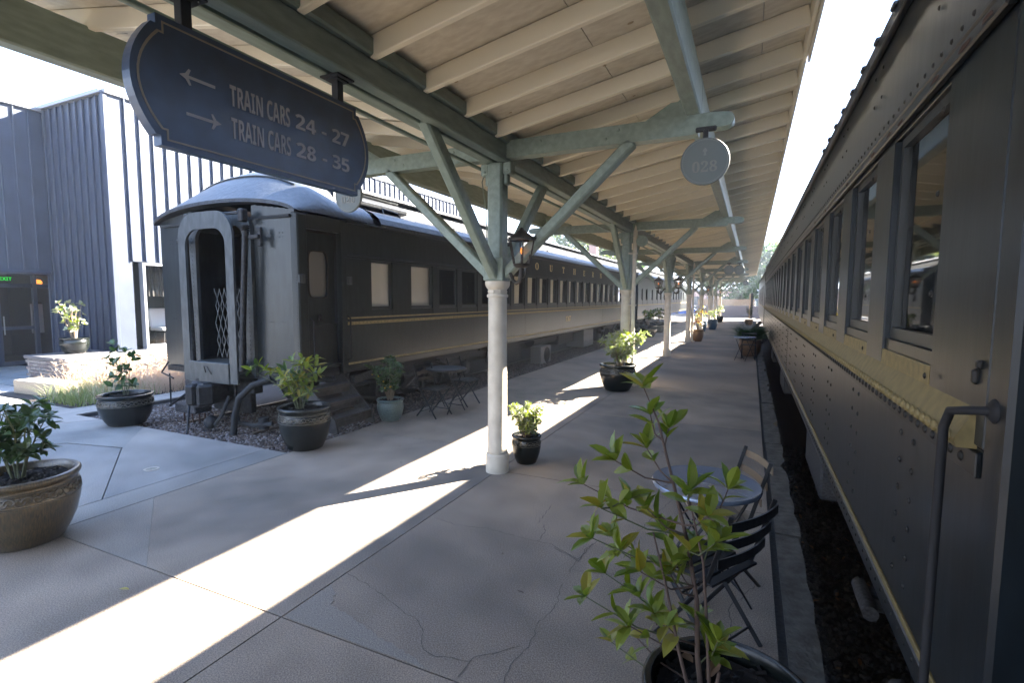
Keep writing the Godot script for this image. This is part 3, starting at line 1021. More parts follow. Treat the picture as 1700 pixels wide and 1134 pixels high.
func canopy() -> void:
	var t := thing("platform_canopy", "long butterfly platform canopy with cream rafters and sage green beams", "canopy", Vector3(CX, 3.3, -21))
	var mid := (ROOF0 + ROOF1) / 2
	var hl := (ROOF0 - ROOF1) / 2
	var b := Mb.new()
	for s in [-1, 1]:
		b = Mb.new()
		b.cbox(Vector3(CX + s * 0.075, 3.385, mid), Vector3(0.056, 0.085, hl), Basis(), 0.008)
		part(t, "lower_beam", b, M.sage_long)
	b = Mb.new()
	b.cbox(Vector3(CX, 3.53, mid), Vector3(0.17, 0.058, hl), Basis(), 0.012)
	part(t, "upper_beam", b, M.sage_long)
	b = Mb.new()
	b.box(CX - 0.11, 3.59, ROOF1, CX + 0.11, 3.74, ROOF0)
	part(t, "blocking", b, M.sage_long)
	for s in [-1, 1]:
		var k := 0
		var z := ROOF0
		for i in range(-1, COLS + 1):   # purlins in lengths from arm to arm
			var ze := maxf(-4.92 - 6.2 * i, ROOF1)
			if ze >= z:
				continue
			b = Mb.new()
			b.cbox(Vector3(CX + s * 1.935, 3.655, (z + ze) / 2), Vector3(0.065, 0.155, (z - ze) / 2 - 0.002), Basis(), 0.012)
			part(t, "purlin", b, M.sage_long)
			z = ze
			k += 1
		b = Mb.new()
		b.cbox(Vector3(CX + s * 2.795, 4.06, mid), Vector3(0.015, 0.125, hl), Basis(), 0.006)
		part(t, "fascia", b, M.cream_1)
		b = Mb.new()
		b.cbox(Vector3(CX + s * 2.822, 4.05, (ROOF0 - 5.15) / 2), Vector3(0.010, 0.155, (ROOF0 + 5.15) / 2), Basis(), 0.004)
		part(t, "fascia", b, M.cream_1)
	# rafters
	var slope := atan(0.19)
	var shapes := []
	for s in [-1, 1]:
		var m := Mb.new()
		var p := Vector3(s * 0.13, 3.526, 0)
		var r := Vector3(s * 2.775, 3.526 + 0.19 * 2.645, 0)
		m.bar(p, r, 0.052, 0.14, 0.006)
		shapes.append(m.mesh())
	var z := 7.4
	while z > ROOF1 + 0.1:
		for s in 2:
			var o := part(t, "rafter", shapes[s], M["cream_%d" % (rng.randi() % 3)])
			o.position = Vector3(CX, rnd(-0.004, 0.004), z + rnd(-0.008, 0.008)) - t.position
		z -= 0.6
	# boarding above the rafters, sheet by sheet
	var rows := [[0.13, 1.28], [1.286, 2.455], [2.461, 2.79]]
	for s in [-1, 1]:
		for k in 3:
			var a: Array = rows[k]
			z = ROOF0 - (0.7 if k == 1 else 0.0)
			while z > ROOF1:
				var ze := maxf(z - 2.4, ROOF1)
				b = Mb.new()
				var y0: float = 3.601 + 0.19 * (a[0] - 0.13)
				var y1: float = 3.601 + 0.19 * (a[1] - 0.13)
				b.bar(Vector3(CX + s * a[0], y0 + 0.009, (z + ze) / 2), Vector3(CX + s * a[1], y1 + 0.009, (z + ze) / 2), z - ze - 0.005, 0.018)
				part(t, "roof_board", b, M.cream_board)
				z = ze
	# knots, nail holes and splits in the boards
	b = Mb.new()
	var sp := Mb.new()
	for i in 150:
		var s := 1.0 if i % 4 else -1.0
		var dx := rnd(0.25, 2.7)
		var at := Vector3(CX + s * dx, 3.599 + 0.19 * (dx - 0.13), rnd(-13.0, -0.5))
		var q := Basis(Vector3(0, 0, 1), s * atan(0.19))
		if i % 3:
			var r := rnd(0.006, 0.018)
			b.lathe([Vector2(0, -0.0012), Vector2(r, -0.0006), Vector2(r, 0.002), Vector2(0, 0.002)], 8, Transform3D(q, at), Vector2(1.5, 0.8))
		else:
			sp.bar(at, at + q * Vector3(s * rnd(0.05, 0.22), 0, rnd(-0.012, 0.012)), rnd(0.002, 0.005), 0.002)
	stuffed(part(t, "knot", b, M.knot))
	stuffed(part(t, "split", sp, M.crack))
	b = Mb.new()
	for s in [-1, 1]:
		b.bar(Vector3(CX, 3.64, mid), Vector3(CX + s * 2.83, 3.64 + 0.19 * 2.7, mid), hl * 2, 0.03)
	part(t, "roof_sheet", b, M.roof_tin)
	# conduit under the left half, with hangers
	b = Mb.new()
	b.tube([Vector3(-2.72, 3.29, ROOF0), Vector3(-2.72, 3.29, -49)], 0.019, 8)
	part(t, "conduit", b, M.sage_long)
	for i in COLS:
		b = Mb.new()
		var zc := 1.28 - 6.2 * i
		b.tube([Vector3(-2.72, 3.27, zc - 0.2), Vector3(-2.70, 3.15, zc - 0.1), Vector3(-2.64, 3.02, zc - 0.02), Vector3(-2.60, 2.85, zc + 0.0), Vector3(-2.585, 2.6, zc + 0.01), Vector3(-2.575, 2.3, zc + 0.02)], 0.006, 6)
		part(t, "cable", b, M.sage)


func columns() -> void:
	var t := thing("canopy_column", "", "column", Vector3(CX, 0, -4.92), "canopy columns down the middle of the platform")
	var o := Vector3(CX, 0, -4.92)
	var at := Transform3D(Basis(), o)
	var b := Mb.new()
	b.lathe([Vector2(0.126, 0), Vector2(0.126, 0.185), Vector2(0.12, 0.205), Vector2(0.108, 0.212), Vector2(0, 0.212)], 28, at)
	part(t, "base", b, M.white_paint)
	b = Mb.new()
	b.lathe([Vector2(0.107, 0.21), Vector2(0.112, 0.24), Vector2(0.104, 0.27), Vector2(0.1035, 1.0), Vector2(0.098, 1.90), Vector2(0.112, 1.905), Vector2(0.116, 1.92), Vector2(0.112, 1.935), Vector2(0.098, 1.94), Vector2(0.099, 1.985)], 28, at)
	part(t, "shaft", b, M.white_paint)
	b = Mb.new()
	b.lathe([Vector2(0.099, 1.985), Vector2(0.113, 2.0), Vector2(0.128, 2.025), Vector2(0.132, 2.045), Vector2(0.132, 2.075), Vector2(0, 2.075)], 28, at)
	for k in 8:
		var a := TAU * k / 8
		b.dome(o + Vector3(cos(a) * 0.098, 1.962, sin(a) * 0.098), Vector3(cos(a), 0, sin(a)), 0.02)
	part(t, "capital", b, M.white_paint)
	b = Mb.new()
	b.cbox(o + Vector3(0, 2.685, 0), Vector3(0.085, 0.61, 0.085), Basis(), 0.02)
	part(t, "post", b, M.sage)
	b = Mb.new()
	b.cbox(o + Vector3(0, 2.20, 0), Vector3(0.115, 0.12, 0.115), Basis(), 0.008)
	part(t, "post_block", b, M.sage)
	for s in [-1, 1]:
		b = Mb.new()
		b.cbox(o + Vector3(s * 0.13, 3.235, 0), Vector3(0.045, 0.062, 0.055), Basis(), 0.01)
		b.cbox(o + Vector3(s * 0.108, 3.13, 0), Vector3(0.022, 0.06, 0.04), Basis(), 0.01)
		b.dome(o + Vector3(s * 0.13, 3.2, 0.055), Vector3(0, 0, 1), 0.022, 8)
		part(t, "bracket", b, M.sage)
	# arm with rounded, notched ends
	var prof := []
	for s in [1, -1]:
		var e := [Vector2(1.98, 0), Vector2(1.985, 0.045), Vector2(2.17, 0.04)]
		for k in 9:
			var a := -PI / 2 + PI * k / 8
			e.append(Vector2(2.21 + cos(a) * 0.06, 0.102 + sin(a) * 0.058))
		e.append(Vector2(2.12, 0.17))
		if s < 0:
			e.reverse()
		for p in e:
			prof.append(Vector2(p.x * s, p.y))
	b = Mb.new()
	b.prism(prof, 0.13, Transform3D(Basis(), o + Vector3(0, 3.33, -0.065)))
	for s in [-1, 1]:
		for p in [Vector3(1.28, 3.455, 0.066), Vector3(1.16, 3.385, 0.066), Vector3(0.5, 3.45, 0.066)]:
			b.dome(o + Vector3(p.x * s, p.y, p.z), Vector3(0, 0, 1), 0.017, 8)
	part(t, "arm", b, M.sage)
	for s in [-1, 1]:
		b = Mb.new()
		b.prism([Vector2(s * 1.5, 3.50), Vector2(s * 1.865, 3.50), Vector2(s * 1.865, 3.70), Vector2(s * 1.80, 3.64), Vector2(s * 1.74, 3.64)], 0.06, Transform3D(Basis(), o + Vector3(0, 0, -0.03)))
		part(t, "cleat", b, M.sage)
		b = Mb.new()
		b.bar(o + Vector3(s * 0.08, 2.13, 0), o + Vector3(s * 1.40, 3.35, 0), 0.10, 0.13, 0.016, Vector3(0, 0, 1))
		part(t, "knee_brace", b, M.sage)
		b = Mb.new()
		b.bar(o + Vector3(0, 2.13, s * 0.07), o + Vector3(0, 3.36, s * 1.33), 0.13, 0.10, 0.016, Vector3(1, 0, 0))
		part(t, "knee_brace", b, M.sage)
	var names := ["", "nearest of the row, beside the small dark pot", "second column along, beside the big sunlit pot and a downpipe", "third column along, with a lantern on either side", "fourth column along, beside the terracotta pot and a downpipe", "fifth column along, just past the terracotta pot", "sixth column along, beside the blue pots and a downpipe", "seventh column along, before the bright far shrub", "last column, nearest the stone end wall"]
	t.set_meta("label", "white iron canopy column, " + names[1])
	for i in range(2, COLS):
		copy_of(t, Vector3(CX, 0, 1.28 - 6.2 * i), "white iron canopy column, " + names[i])
	# rainwater pipes from the valley
	var dn := ["by the second column, running down behind the big sunlit pot", "by the fourth column, beside the terracotta pot", "by the sixth column, beside the blue pots"]
	for i in 3:
		var z := -4.92 - 6.2 * (1 + i * 2)
		var d := thing("downpipe", "white rainwater downpipe " + dn[i], "downpipe", Vector3(CX + 0.17, 0, z), "white downpipes beside the columns")
		b = Mb.new()
		b.tube([Vector3(CX + 0.19, 3.45, z + 0.02), Vector3(CX + 0.18, 3.2, z + 0.04), Vector3(CX + 0.17, 2.2, z + 0.05), Vector3(CX + 0.17, 0.14, z + 0.05), Vector3(CX + 0.2, 0.06, z + 0.08), Vector3(CX + 0.27, 0.04, z + 0.14)], 0.045, 12)
		part(d, "pipe", b, M.white_paint)
		b = Mb.new()
		for y in [0.5, 1.75, 2.85]:
			b.cbox(Vector3(CX + 0.14, y, z + 0.05), Vector3(0.085, 0.016, 0.055), Basis(), 0.004)
		part(d, "clip", b, M.white_paint)
		if i == 0:
			b = Mb.new()
			b.lathe([Vector2(0, 0), Vector2(0.11, 0), Vector2(0.12, 0.01), Vector2(0.12, 0.06), Vector2(0.0, 0.07)], 20, Transform3D(Basis(Vector3(1, 0, 0), PI / 2), Vector3(CX + 0.33, 3.1, z + 0.05)))
			part(d, "vent_cover", b, M.sage)


# --- railway cars ----------------------------------------------------------------------------------

# One side of a car at x, facing d (1 to the right, -1 to the left). lv: sill, line, belt, win0, win1, letter, eave.
func car_side(t: Node3D, x: float, d: int, splits: Array, lv: Dictionary, holes: Array, m: Material, style: String) -> void:
	var b: Mb
	var th := 0.06
	var z0: float = splits[0]
	var z1: float = splits[splits.size() - 1]
	for i in splits.size() - 1:   # sheets below the belt and above the windows
		var a: float = splits[i]
		var e: float = splits[i + 1]
		b = Mb.new()
		b.cbox(Vector3(x - d * th / 2, (lv.sill + lv.belt) / 2, (a + e) / 2), Vector3(th / 2, (lv.belt - lv.sill) / 2, (a - e) / 2 - 0.002), Basis(), 0.003)
		part(t, "side_sheet", b, m)
		b = Mb.new()
		b.cbox(Vector3(x - d * th / 2, (lv.win1 + lv.eave) / 2, (a + e) / 2), Vector3(th / 2 - 0.001, (lv.eave - lv.win1) / 2, (a - e) / 2 - 0.002), Basis(), 0.003)
		part(t, "letterboard", b, m)
	var z := z0
	for h in holes + [[z1, z1]]:   # piers between the windows
		if z - h[0] > 0.01:
			b = Mb.new()
			b.cbox(Vector3(x - d * (th / 2 - 0.003), (lv.belt + lv.win1) / 2, (z + h[0]) / 2), Vector3(th / 2 + 0.004, (lv.win1 - lv.belt) / 2 - 0.001, (z - h[0]) / 2), Basis(), 0.006)
			part(t, "window_pier", b, m)
		z = h[1]
	var recess := 0.055 if d > 0 else 0.05
	for h in holes:
		b = Mb.new()
		b.cbox(Vector3(x - d * (th / 2 + 0.004), (lv.belt + lv.win0) / 2, (h[0] + h[1]) / 2), Vector3(th / 2, (lv.win0 - lv.belt) / 2 - 0.002, (h[0] - h[1]) / 2 - 0.001))
		part(t, "window_apron", b, m)
		var w: float = h[0] - h[1]
		var xf := Transform3D(Basis(Vector3(0, 0, -d), Vector3(0, 1, 0), Vector3(d, 0, 0)), Vector3(x - d * recess, 0, (h[0] + h[1]) / 2))
		var y0: float = lv.win0
		var y1: float = lv.win1
		b = Mb.new()
		b.ring([Vector2(-w / 2, y0), Vector2(w / 2, y0), Vector2(w / 2, y1), Vector2(-w / 2, y1)], [Vector2(-w / 2 + 0.035, y0 + 0.05), Vector2(w / 2 - 0.035, y0 + 0.05), Vector2(w / 2 - 0.035, y1 - 0.04), Vector2(-w / 2 + 0.035, y1 - 0.04)], 0.03, xf)
		var wn := part(t, "window", b, M.sash)
		b = Mb.new()
		b.q(xf * Vector3(-w / 2 + 0.03, y0 + 0.04, 0.012), xf * Vector3(w / 2 - 0.03, y0 + 0.04, 0.012), xf * Vector3(w / 2 - 0.03, y1 - 0.03, 0.012), xf * Vector3(-w / 2 + 0.03, y1 - 0.03, 0.012))
		part(wn, "pane", b, M.pane, true)
		var kind: String = h[2] if h.size() > 2 else style
		if kind == "blind" or kind == "curtain":
			b = Mb.new()
			var from := -w / 2 - 0.02
			var wide := w + 0.04
			if kind == "curtain":
				wide = w * (rnd(0.58, 0.82) if d > 0 else rnd(0.14, 0.26))
				from = -w / 2 - 0.02 if d > 0 else w / 2 - wide
			var cols := 18
			var deep := 0.006 if kind == "blind" else 0.02
			var ph := rnd(0, 6)
			for i in cols:
				var pts := []
				for c in 2:
					var u := float(i + c) / cols
					var xx := from + wide * u
					var zz := -0.035 + deep * sin(u * (9.0 if kind == "blind" else 26.0) + ph)
					pts.append([xx, zz])
				for r in 3:   # the cloth is gathered a little lower down
					var ya := lerpf(y1, y0 - 0.02, r / 3.0)
					var yb := lerpf(y1, y0 - 0.02, (r + 1) / 3.0)
					var ga := 1.0 - (0.10 * r / 3.0 if kind == "curtain" else 0.0)
					var gb := 1.0 - (0.10 * (r + 1) / 3.0 if kind == "curtain" else 0.0)
					b.qo(xf * Vector3(from + (pts[0][0] - from) * ga, ya, pts[0][1]), xf * Vector3(from + (pts[1][0] - from) * ga, ya, pts[1][1]), xf * Vector3(from + (pts[1][0] - from) * gb, yb, pts[1][1]), xf * Vector3(from + (pts[0][0] - from) * gb, yb, pts[0][1]), Vector3(d, 0, 0))
			part(wn, "window_blind" if kind == "blind" else "curtain", b, M.blind if kind == "blind" else M.curtain, true)


func car_shell(t: Node3D, cx: float, hw: float, z0: float, z1: float, lv: Dictionary, m: Material, d: int) -> void:   # floor, blind far side, inner walls
	var b := Mb.new()
	b.box(cx - hw + 0.07, lv.sill + 0.02, z1 + 0.06, cx + hw - 0.07, lv.sill + 0.12, z0 - 0.05)
	part(t, "floor", b, M.dark_inside)
	b = Mb.new()
	var far := cx - d * hw
	b.box(far, lv.sill, z1, far + d * 0.07, lv.eave, z0)
	part(t, "far_side", b, m)
	b = Mb.new()
	b.box(cx - 0.02 - d * 0.35, lv.sill + 0.12, z1 + 0.1, cx + 0.02 - d * 0.35, lv.eave + 0.05, z0 - 0.9)
	b.box(cx - hw + 0.09, lv.eave - 0.08, z1 + 0.1, cx + hw - 0.09, lv.eave - 0.04, z0 - 0.9)
	part(t, "inner_lining", b, M.dark_inside)
	b = Mb.new()
	b.box(cx - hw, lv.sill, z1 - 0.06, cx + hw, lv.eave, z1)
	part(t, "end_wall", b, m)


# Monitor roof: lower deck on both sides, raised clerestory along the middle; hood: length of the rounded hood at the near end.
func car_roof(t: Node3D, cx: float, hw: float, z0: float, z1: float, eave: float, hood: float) -> void:
	var deck := [Vector2(hw + 0.03, eave - 0.02), Vector2(hw + 0.035, eave + 0.03), Vector2(hw - 0.02, eave + 0.13), Vector2(hw - 0.14, eave + 0.22), Vector2(hw - 0.32, eave + 0.29), Vector2(0.90, eave + 0.34)]
	var zs := []
	var n := int((z0 - hood - z1) / 2.6)
	for i in n + 1:
		zs.append(lerpf(z0 - hood, z1, float(i) / n))
	for i in n:
		for s in [-1, 1]:
			var b := Mb.new()
			for k in deck.size() - 1:
				var p: Vector2 = deck[k]
				var r: Vector2 = deck[k + 1]
				var na := Vector3(s * (r.y - p.y), (p.x - r.x), 0).normalized()
				b.qo(Vector3(cx + s * p.x, p.y, zs[i]), Vector3(cx + s * p.x, p.y, zs[i + 1] + 0.004), Vector3(cx + s * r.x, r.y, zs[i + 1] + 0.004), Vector3(cx + s * r.x, r.y, zs[i]), na)
			b.cbox(Vector3(cx + s * (hw - 0.3), eave + 0.30, zs[i]), Vector3(0.02, 0.012, 0.02))
			part(t, "roof_sheet", b, M.car_roof)
	for s in [-1, 1]:
		for i in n * 2:
			var za := lerpf(z0 - hood * 0.75, z1, float(i) / (n * 2))
			var zb := lerpf(z0 - hood * 0.75, z1, float(i + 1) / (n * 2))
			var b := Mb.new()
			b.cbox(Vector3(cx + s * 0.90, eave + 0.47, (za + zb) / 2), Vector3(0.02, 0.15, (za - zb) / 2 - 0.006), Basis(), 0.006)
			part(t, "clerestory_panel", b, M.car_roof)
	var b := Mb.new()
	var top := []
	for i in 9:
		var u := float(i) / 8
		var a := PI * (1 - u)
		top.append(Vector2(cos(a) * 0.98, eave + 0.62 + sin(a) * 0.19))
	for i in 8:
		b.qo(Vector3(cx + top[i].x, top[i].y, z0 - hood * 0.8), Vector3(cx + top[i + 1].x, top[i + 1].y, z0 - hood * 0.8), Vector3(cx + top[i + 1].x, top[i + 1].y, z1), Vector3(cx + top[i].x, top[i].y, z1), Vector3(0, 1, 0))
	for s in [-1, 1]:
		b.cbox(Vector3(cx + s * 0.95, eave + 0.625, (z0 - hood * 0.8 + z1) / 2), Vector3(0.045, 0.02, (z0 - hood * 0.8 - z1) / 2), Basis(), 0.01)
	part(t, "upper_roof", b, M.car_roof)
	b = Mb.new()
	b.box(cx - 0.9, eave + 0.3, z1 - 0.01, cx + 0.9, eave + 0.75, z1 + 0.02)
	b.box(cx - hw, eave - 0.1, z1 - 0.01, cx + hw, eave + 0.3, z1 + 0.02)
	part(t, "roof_end", b, M.car_roof)


func rivet_rows(t: Node3D, called: String, lines: Array, m: Material) -> void:   # from, to, how many, facing, radius
	var b := Mb.new()
	for l in lines:
		for i in l[2]:
			b.dome((l[0] as Vector3).lerp(l[1], (i + 0.5) / l[2]), l[3], l[4])
	stuffed(part(t, called, b, m))


func truck(called: String, label: String, cx: float, xs: float, d: int, z: float, drop: float) -> void:   # a three-axle bogie, seen from the side xs
	var t := thing(called, label, "wheel truck", Vector3(cx, -0.4, z), "wheel trucks under the cars")
	var y := -drop
	for k in 3:
		var zz := z - 1.35 * (k - 1)
		for s in [-1, 1]:
			var b := Mb.new()
			b.lathe([Vector2(0, -0.07), Vector2(0.40, -0.07), Vector2(0.44, -0.05), Vector2(0.44, 0.0), Vector2(0.47, 0.03), Vector2(0.47, 0.06), Vector2(0.2, 0.05), Vector2(0.12, 0.08), Vector2(0, 0.08)], 28, Transform3D(Basis(Vector3(0, 0, 1), PI / 2), Vector3(cx + s * 0.75, 0.40 + y, zz)))
			part(t, "wheel", b, M.truck_iron)
		var ax := Mb.new()
		ax.tube([Vector3(cx - 0.95, 0.40 + y, zz), Vector3(cx + 0.95, 0.40 + y, zz)], 0.07, 10)
		part(t, "axle", ax, M.truck_iron)
		var j := Mb.new()
		j.cbox(Vector3(xs - d * 0.09, 0.40 + y, zz), Vector3(0.11, 0.14, 0.13), Basis(), 0.03)
		j.cbox(Vector3(xs + d * 0.03, 0.41 + y, zz), Vector3(0.02, 0.10, 0.10), Basis(), 0.02)
		part(t, "journal_box", j, M.truck_iron)
		j = Mb.new()
		for e in [-0.2, 0.2]:
			j.bar(Vector3(xs - d * 0.1, 0.18 + y, zz + e), Vector3(xs - d * 0.1, 0.62 + y, zz + e * 0.85), 0.07, 0.05, 0.01)
		part(t, "pedestal", j, M.truck_iron)
	# side frame: a long beam that dips between the axles
	var prof := [Vector2(-2.2, 0.56), Vector2(-1.6, 0.62), Vector2(-1.0, 0.52), Vector2(-0.55, 0.52), Vector2(0, 0.64), Vector2(0.55, 0.52), Vector2(1.0, 0.52), Vector2(1.6, 0.62), Vector2(2.2, 0.56), Vector2(2.2, 0.68), Vector2(1.6, 0.76), Vector2(-1.6, 0.76), Vector2(-2.2, 0.68)]
	for k in prof.size():
		prof[k] = prof[k] + Vector2(0, y)
	var f := Mb.new()
	f.prism(prof, 0.09, Transform3D(Basis(Vector3(0, 0, -1), Vector3(0, 1, 0), Vector3(1, 0, 0)), Vector3(xs - d * 0.06 - 0.045, 0, z)))
	part(t, "side_frame", f, M.truck_iron)
	for s in [-1, 1]:
		f = Mb.new()   # equaliser arm that slants down from the frame
		f.bar(Vector3(xs + d * 0.03, 0.70 + y, z + s * 0.15), Vector3(xs + d * 0.03, 0.30 + y, z + s * 1.05), 0.05, 0.13, 0.015, Vector3(1, 0, 0))
		part(t, "equaliser", f, M.truck_iron)
		f = Mb.new()
		for k in 5:
			f.lathe([Vector2(0.05, 0.0), Vector2(0.10, 0.0), Vector2(0.10, 0.05), Vector2(0.05, 0.05)], 14, Transform3D(Basis(), Vector3(xs - d * 0.06, 0.26 + y + k * 0.062, z + s * 0.68)))
		part(t, "spring", f, M.truck_iron)
	f = Mb.new()
	for k in 6:
		f.cbox(Vector3(xs - d * 0.18, 0.20 + y + k * 0.035, z), Vector3(0.05, 0.014, 0.5 - k * 0.06), Basis(), 0.004)
	part(t, "leaf_spring", f, M.truck_iron)
	f = Mb.new()
	f.bar(Vector3(xs + d * 0.02, 0.30 + y, z + 2.1), Vector3(xs + d * 0.02, 0.14 + y, z + 1.2), 0.06, 0.07, 0.012)
	f.bar(Vector3(xs - d * 0.15, 0.5 + y, z + 2.25), Vector3(xs - d * 0.15, 0.5 + y, z - 2.25), 0.05, 0.06, 0.012)
	part(t, "brake_rigging", f, M.truck_iron)


func left_cars() -> void:
	var xf := -5.6
	var cx := -7.09
	var hw := 1.49
	var ze := -5.15     # near corner
	var z1 := -26.6
	var lv := {"sill": 0.74, "belt": 1.53, "win0": 1.70, "win1": 2.50, "eave": 3.05}
	var t := thing("railway_car", "dark green railway coach with SOUTHERN lettering and an open end platform", "railway car", Vector3(cx, 0.7, -15.8))
	var holes := [[-6.62, -7.16, "blind"], [-7.70, -8.39, "blind"]]
	for k in 18:
		holes.append([-8.62 - 0.885 * k, -9.30 - 0.885 * k, "none" if k < 3 else "curtain"])
	car_side(t, xf, 1, [-6.03, -12.9, -20.93, z1], lv, holes, M.car_green, "curtain")
	car_shell(t, cx, hw, ze, z1, lv, M.car_green, 1)
	car_roof(t, cx, hw, ze + 0.05, z1, 3.07, 1.75)
	var b := Mb.new()
	# belt mouldings, yellow lines, sill
	for e in [["belt_stripe", 1.578, 0.011, 0.022, M.gold_pale], ["belt_moulding", 1.545, 0.020, 0.018, M.car_green_b], ["belt_stripe", 1.495, 0.024, 0.014, M.gold_pale], ["sill_stripe", 0.872, 0.017, 0.012, M.gold_pale], ["letterboard_moulding", 2.545, 0.012, 0.018, M.car_green_b], ["eave_moulding", 3.04, 0.018, 0.03, M.car_green_b]]:
		b = Mb.new()
		b.cbox(Vector3(xf + e[3] / 2, e[1], (-6.06 + z1) / 2), Vector3(e[3] / 2, e[2], (-6.06 - z1) / 2), Basis(), 0.004)
		part(t, e[0], b, e[4])
	b = Mb.new()
	b.cbox(Vector3(xf - 0.04, 0.80, (-6.0 + z1) / 2), Vector3(0.05, 0.055, (-6.0 - z1) / 2), Basis(), 0.008)
	part(t, "side_sill", b, M.car_green_b)
	var o := Vector3(1, 0, 0)
	var rows := [[Vector3(xf + 0.011, 0.785, -6.05), Vector3(xf + 0.011, 0.785, z1), 340, o, 0.010], [Vector3(xf + 0.016, 1.495, -6.1), Vector3(xf + 0.016, 1.495, z1), 240, o, 0.008]]
	for zz in [-6.15, -7.45, -7.75, -8.3, -8.38, -9.0, -9.9, -10.0, -11.4, -12.86, -12.94, -14.4, -14.5, -16.0, -17.5, -18.9, -20.89, -20.97, -22.6, -24.0]:
		rows.append([Vector3(xf + 0.001, 0.93, zz), Vector3(xf + 0.001, 1.44, zz), 8, o, 0.011])
	rivet_rows(t, "rivets", rows, M.car_green_b)
	# lettering
	var turn := Basis(Vector3.UP, PI / 2)
	var text := "SOUTHERN"
	for i in 8:
		words(t, "letter", text[i], 0.27, Vector3(xf + 0.006, 2.80, -12.56 - 1.145 * i), turn, M.gold_letter, true, true, false, 1.35)
	words(t, "number", "1367", 0.24, Vector3(xf + 0.006, 1.20, -16.55), turn, M.gold_letter, true, true)
	# vestibule: side doorway with a trap door and step well
	b = Mb.new()
	b.cbox(Vector3(xf - 0.06, 1.89, -5.22), Vector3(0.075, 1.17, 0.085), Basis(), 0.02)
	part(t, "corner_post", b, M.car_green)
	b = Mb.new()
	b.cbox(Vector3(xf - 0.04, 1.89, -5.99), Vector3(0.05, 1.16, 0.045), Basis(), 0.01)
	part(t, "door_post", b, M.car_green)
	b = Mb.new()
	b.cbox(Vector3(xf - 0.04, 2.95, -5.62), Vector3(0.045, 0.10, 0.34), Basis(), 0.008)
	part(t, "door_header", b, M.car_green)
	b = Mb.new()   # door leaf with a rounded window, turned a little inwards
	var dx := Transform3D(Basis(Vector3(0, 0, -1), Vector3(0, 1, 0), Vector3(1, 0, 0)) * Basis(Vector3.UP, 0.0), Vector3(xf - 0.12, 0, 0))
	var outl := []
	var inl := []
	for k in 24:
		var a := TAU * (k + 0.5) / 24
		var sx := signf(cos(a)) * pow(absf(cos(a)), 0.35)
		var sy := signf(sin(a)) * pow(absf(sin(a)), 0.35)
		inl.append(Vector2(5.575 + sx * 0.185, 2.22 + sy * 0.335))
		outl.append(Vector2(5.60 + signf(cos(a)) * 0.29 * minf(1, absf(cos(a)) * 1.5), 2.20 + clampf(sin(a) * 1.5, -1, 1) * 0.61))
	b.ring(outl, inl, 0.04, dx)
	b.box(xf - 0.12, 1.50, -5.89, xf - 0.085, 1.592, -5.31)
	var door := part(t, "door", b, M.car_green)
	var rim := []
	for p in inl:
		rim.append(Vector3(xf - 0.075, p.y, -p.x))
	rim.append(rim[0])
	b = Mb.new()
	b.tube(rim, 0.011, 6, false)
	part(door, "window_rim", b, M.bronze, true)
	b = Mb.new()
	b.q(Vector3(xf - 0.10, 1.87, -5.38), Vector3(xf - 0.10, 1.87, -5.77), Vector3(xf - 0.10, 2.57, -5.77), Vector3(xf - 0.10, 2.57, -5.38))
	part(door, "pane", b, M.pane_dim, true)
	b = Mb.new()
	b.box(xf - 0.125, 1.87, -5.77, xf - 0.118, 2.57, -5.38)
	part(door, "window_blind", b, M.ac_grey, true)
	b = Mb.new()
	b.cbox(Vector3(xf - 0.07, 1.60, -5.57), Vector3(0.02, 0.05, 0.02), Basis(), 0.005)
	b.tube([Vector3(xf - 0.07, 1.62, -5.57), Vector3(xf - 0.04, 1.60, -5.57), Vector3(xf - 0.035, 1.55, -5.60)], 0.010, 6)
	part(door, "latch", b, M.black_iron, true)
	b = Mb.new()
	b.cbox(Vector3(xf - 0.10, 1.20, -5.62), Vector3(0.02, 0.31, 0.31), Basis(), 0.01)
	b.cbox(Vector3(xf - 0.07, 0.88, -5.66), Vector3(0.05, 0.025, 0.28), Basis(), 0.008)
	part(t, "trap_door", b, M.car_green_b)
	b = Mb.new()
	for zz in [[-5.335, 0.70, 1.60], [-6.06, 0.93, 1.62]]:
		b.tube([Vector3(xf - 0.01, zz[1], zz[0]), Vector3(xf + 0.06, zz[1] + 0.04, zz[0]), Vector3(xf + 0.06, zz[2] - 0.04, zz[0]), Vector3(xf - 0.01, zz[2], zz[0])], 0.013, 8)
	part(t, "grab_rail", b, M.black_iron)
	for zz in [-5.10, -6.02]:
		b = Mb.new()
		b.cbox(Vector3(xf + 0.02, 2.15, zz - 0.09), Vector3(0.025, 0.06, 0.035), Basis(), 0.008)
		b.cbox(Vector3(xf + 0.02, 2.15, zz - 0.05), Vector3(0.015, 0.055, 0.02), Basis(), 0.005)
		part(t, "gate_hinge", b, M.car_grey)
	b = Mb.new()
	b.box(cx - hw + 0.1, 0.72, -6.75, cx + hw - 0.08, 0.80, -5.1)
	part(t, "vestibule_floor", b, M.iron)
	b = Mb.new()   # bulkhead between vestibule and saloon, with the door to the saloon left dark
	b.box(cx - hw + 0.07, 0.8, -6.42, cx - 0.42, 3.0, -6.38)
	b.box(cx + 0.42, 0.8, -6.42, xf - 0.25, 3.0, -6.38)
	b.box(cx - 0.42, 2.7, -6.42, cx + 0.42, 3.0, -6.38)
	b.box(cx - hw + 0.07, 2.98, -6.42, xf - 0.1, 3.02, -5.1)
	part(t, "bulkhead", b, M.dark_inside)
	b = Mb.new()
	b.ball(Vector3(cx + 0.05, 2.90, -5.85), Vector3(0.10, 0.035, 0.10), 14, 6)
	part(t, "ceiling_lamp", b, M.ceiling_lamp_glow)
	var lamp := OmniLight3D.new()
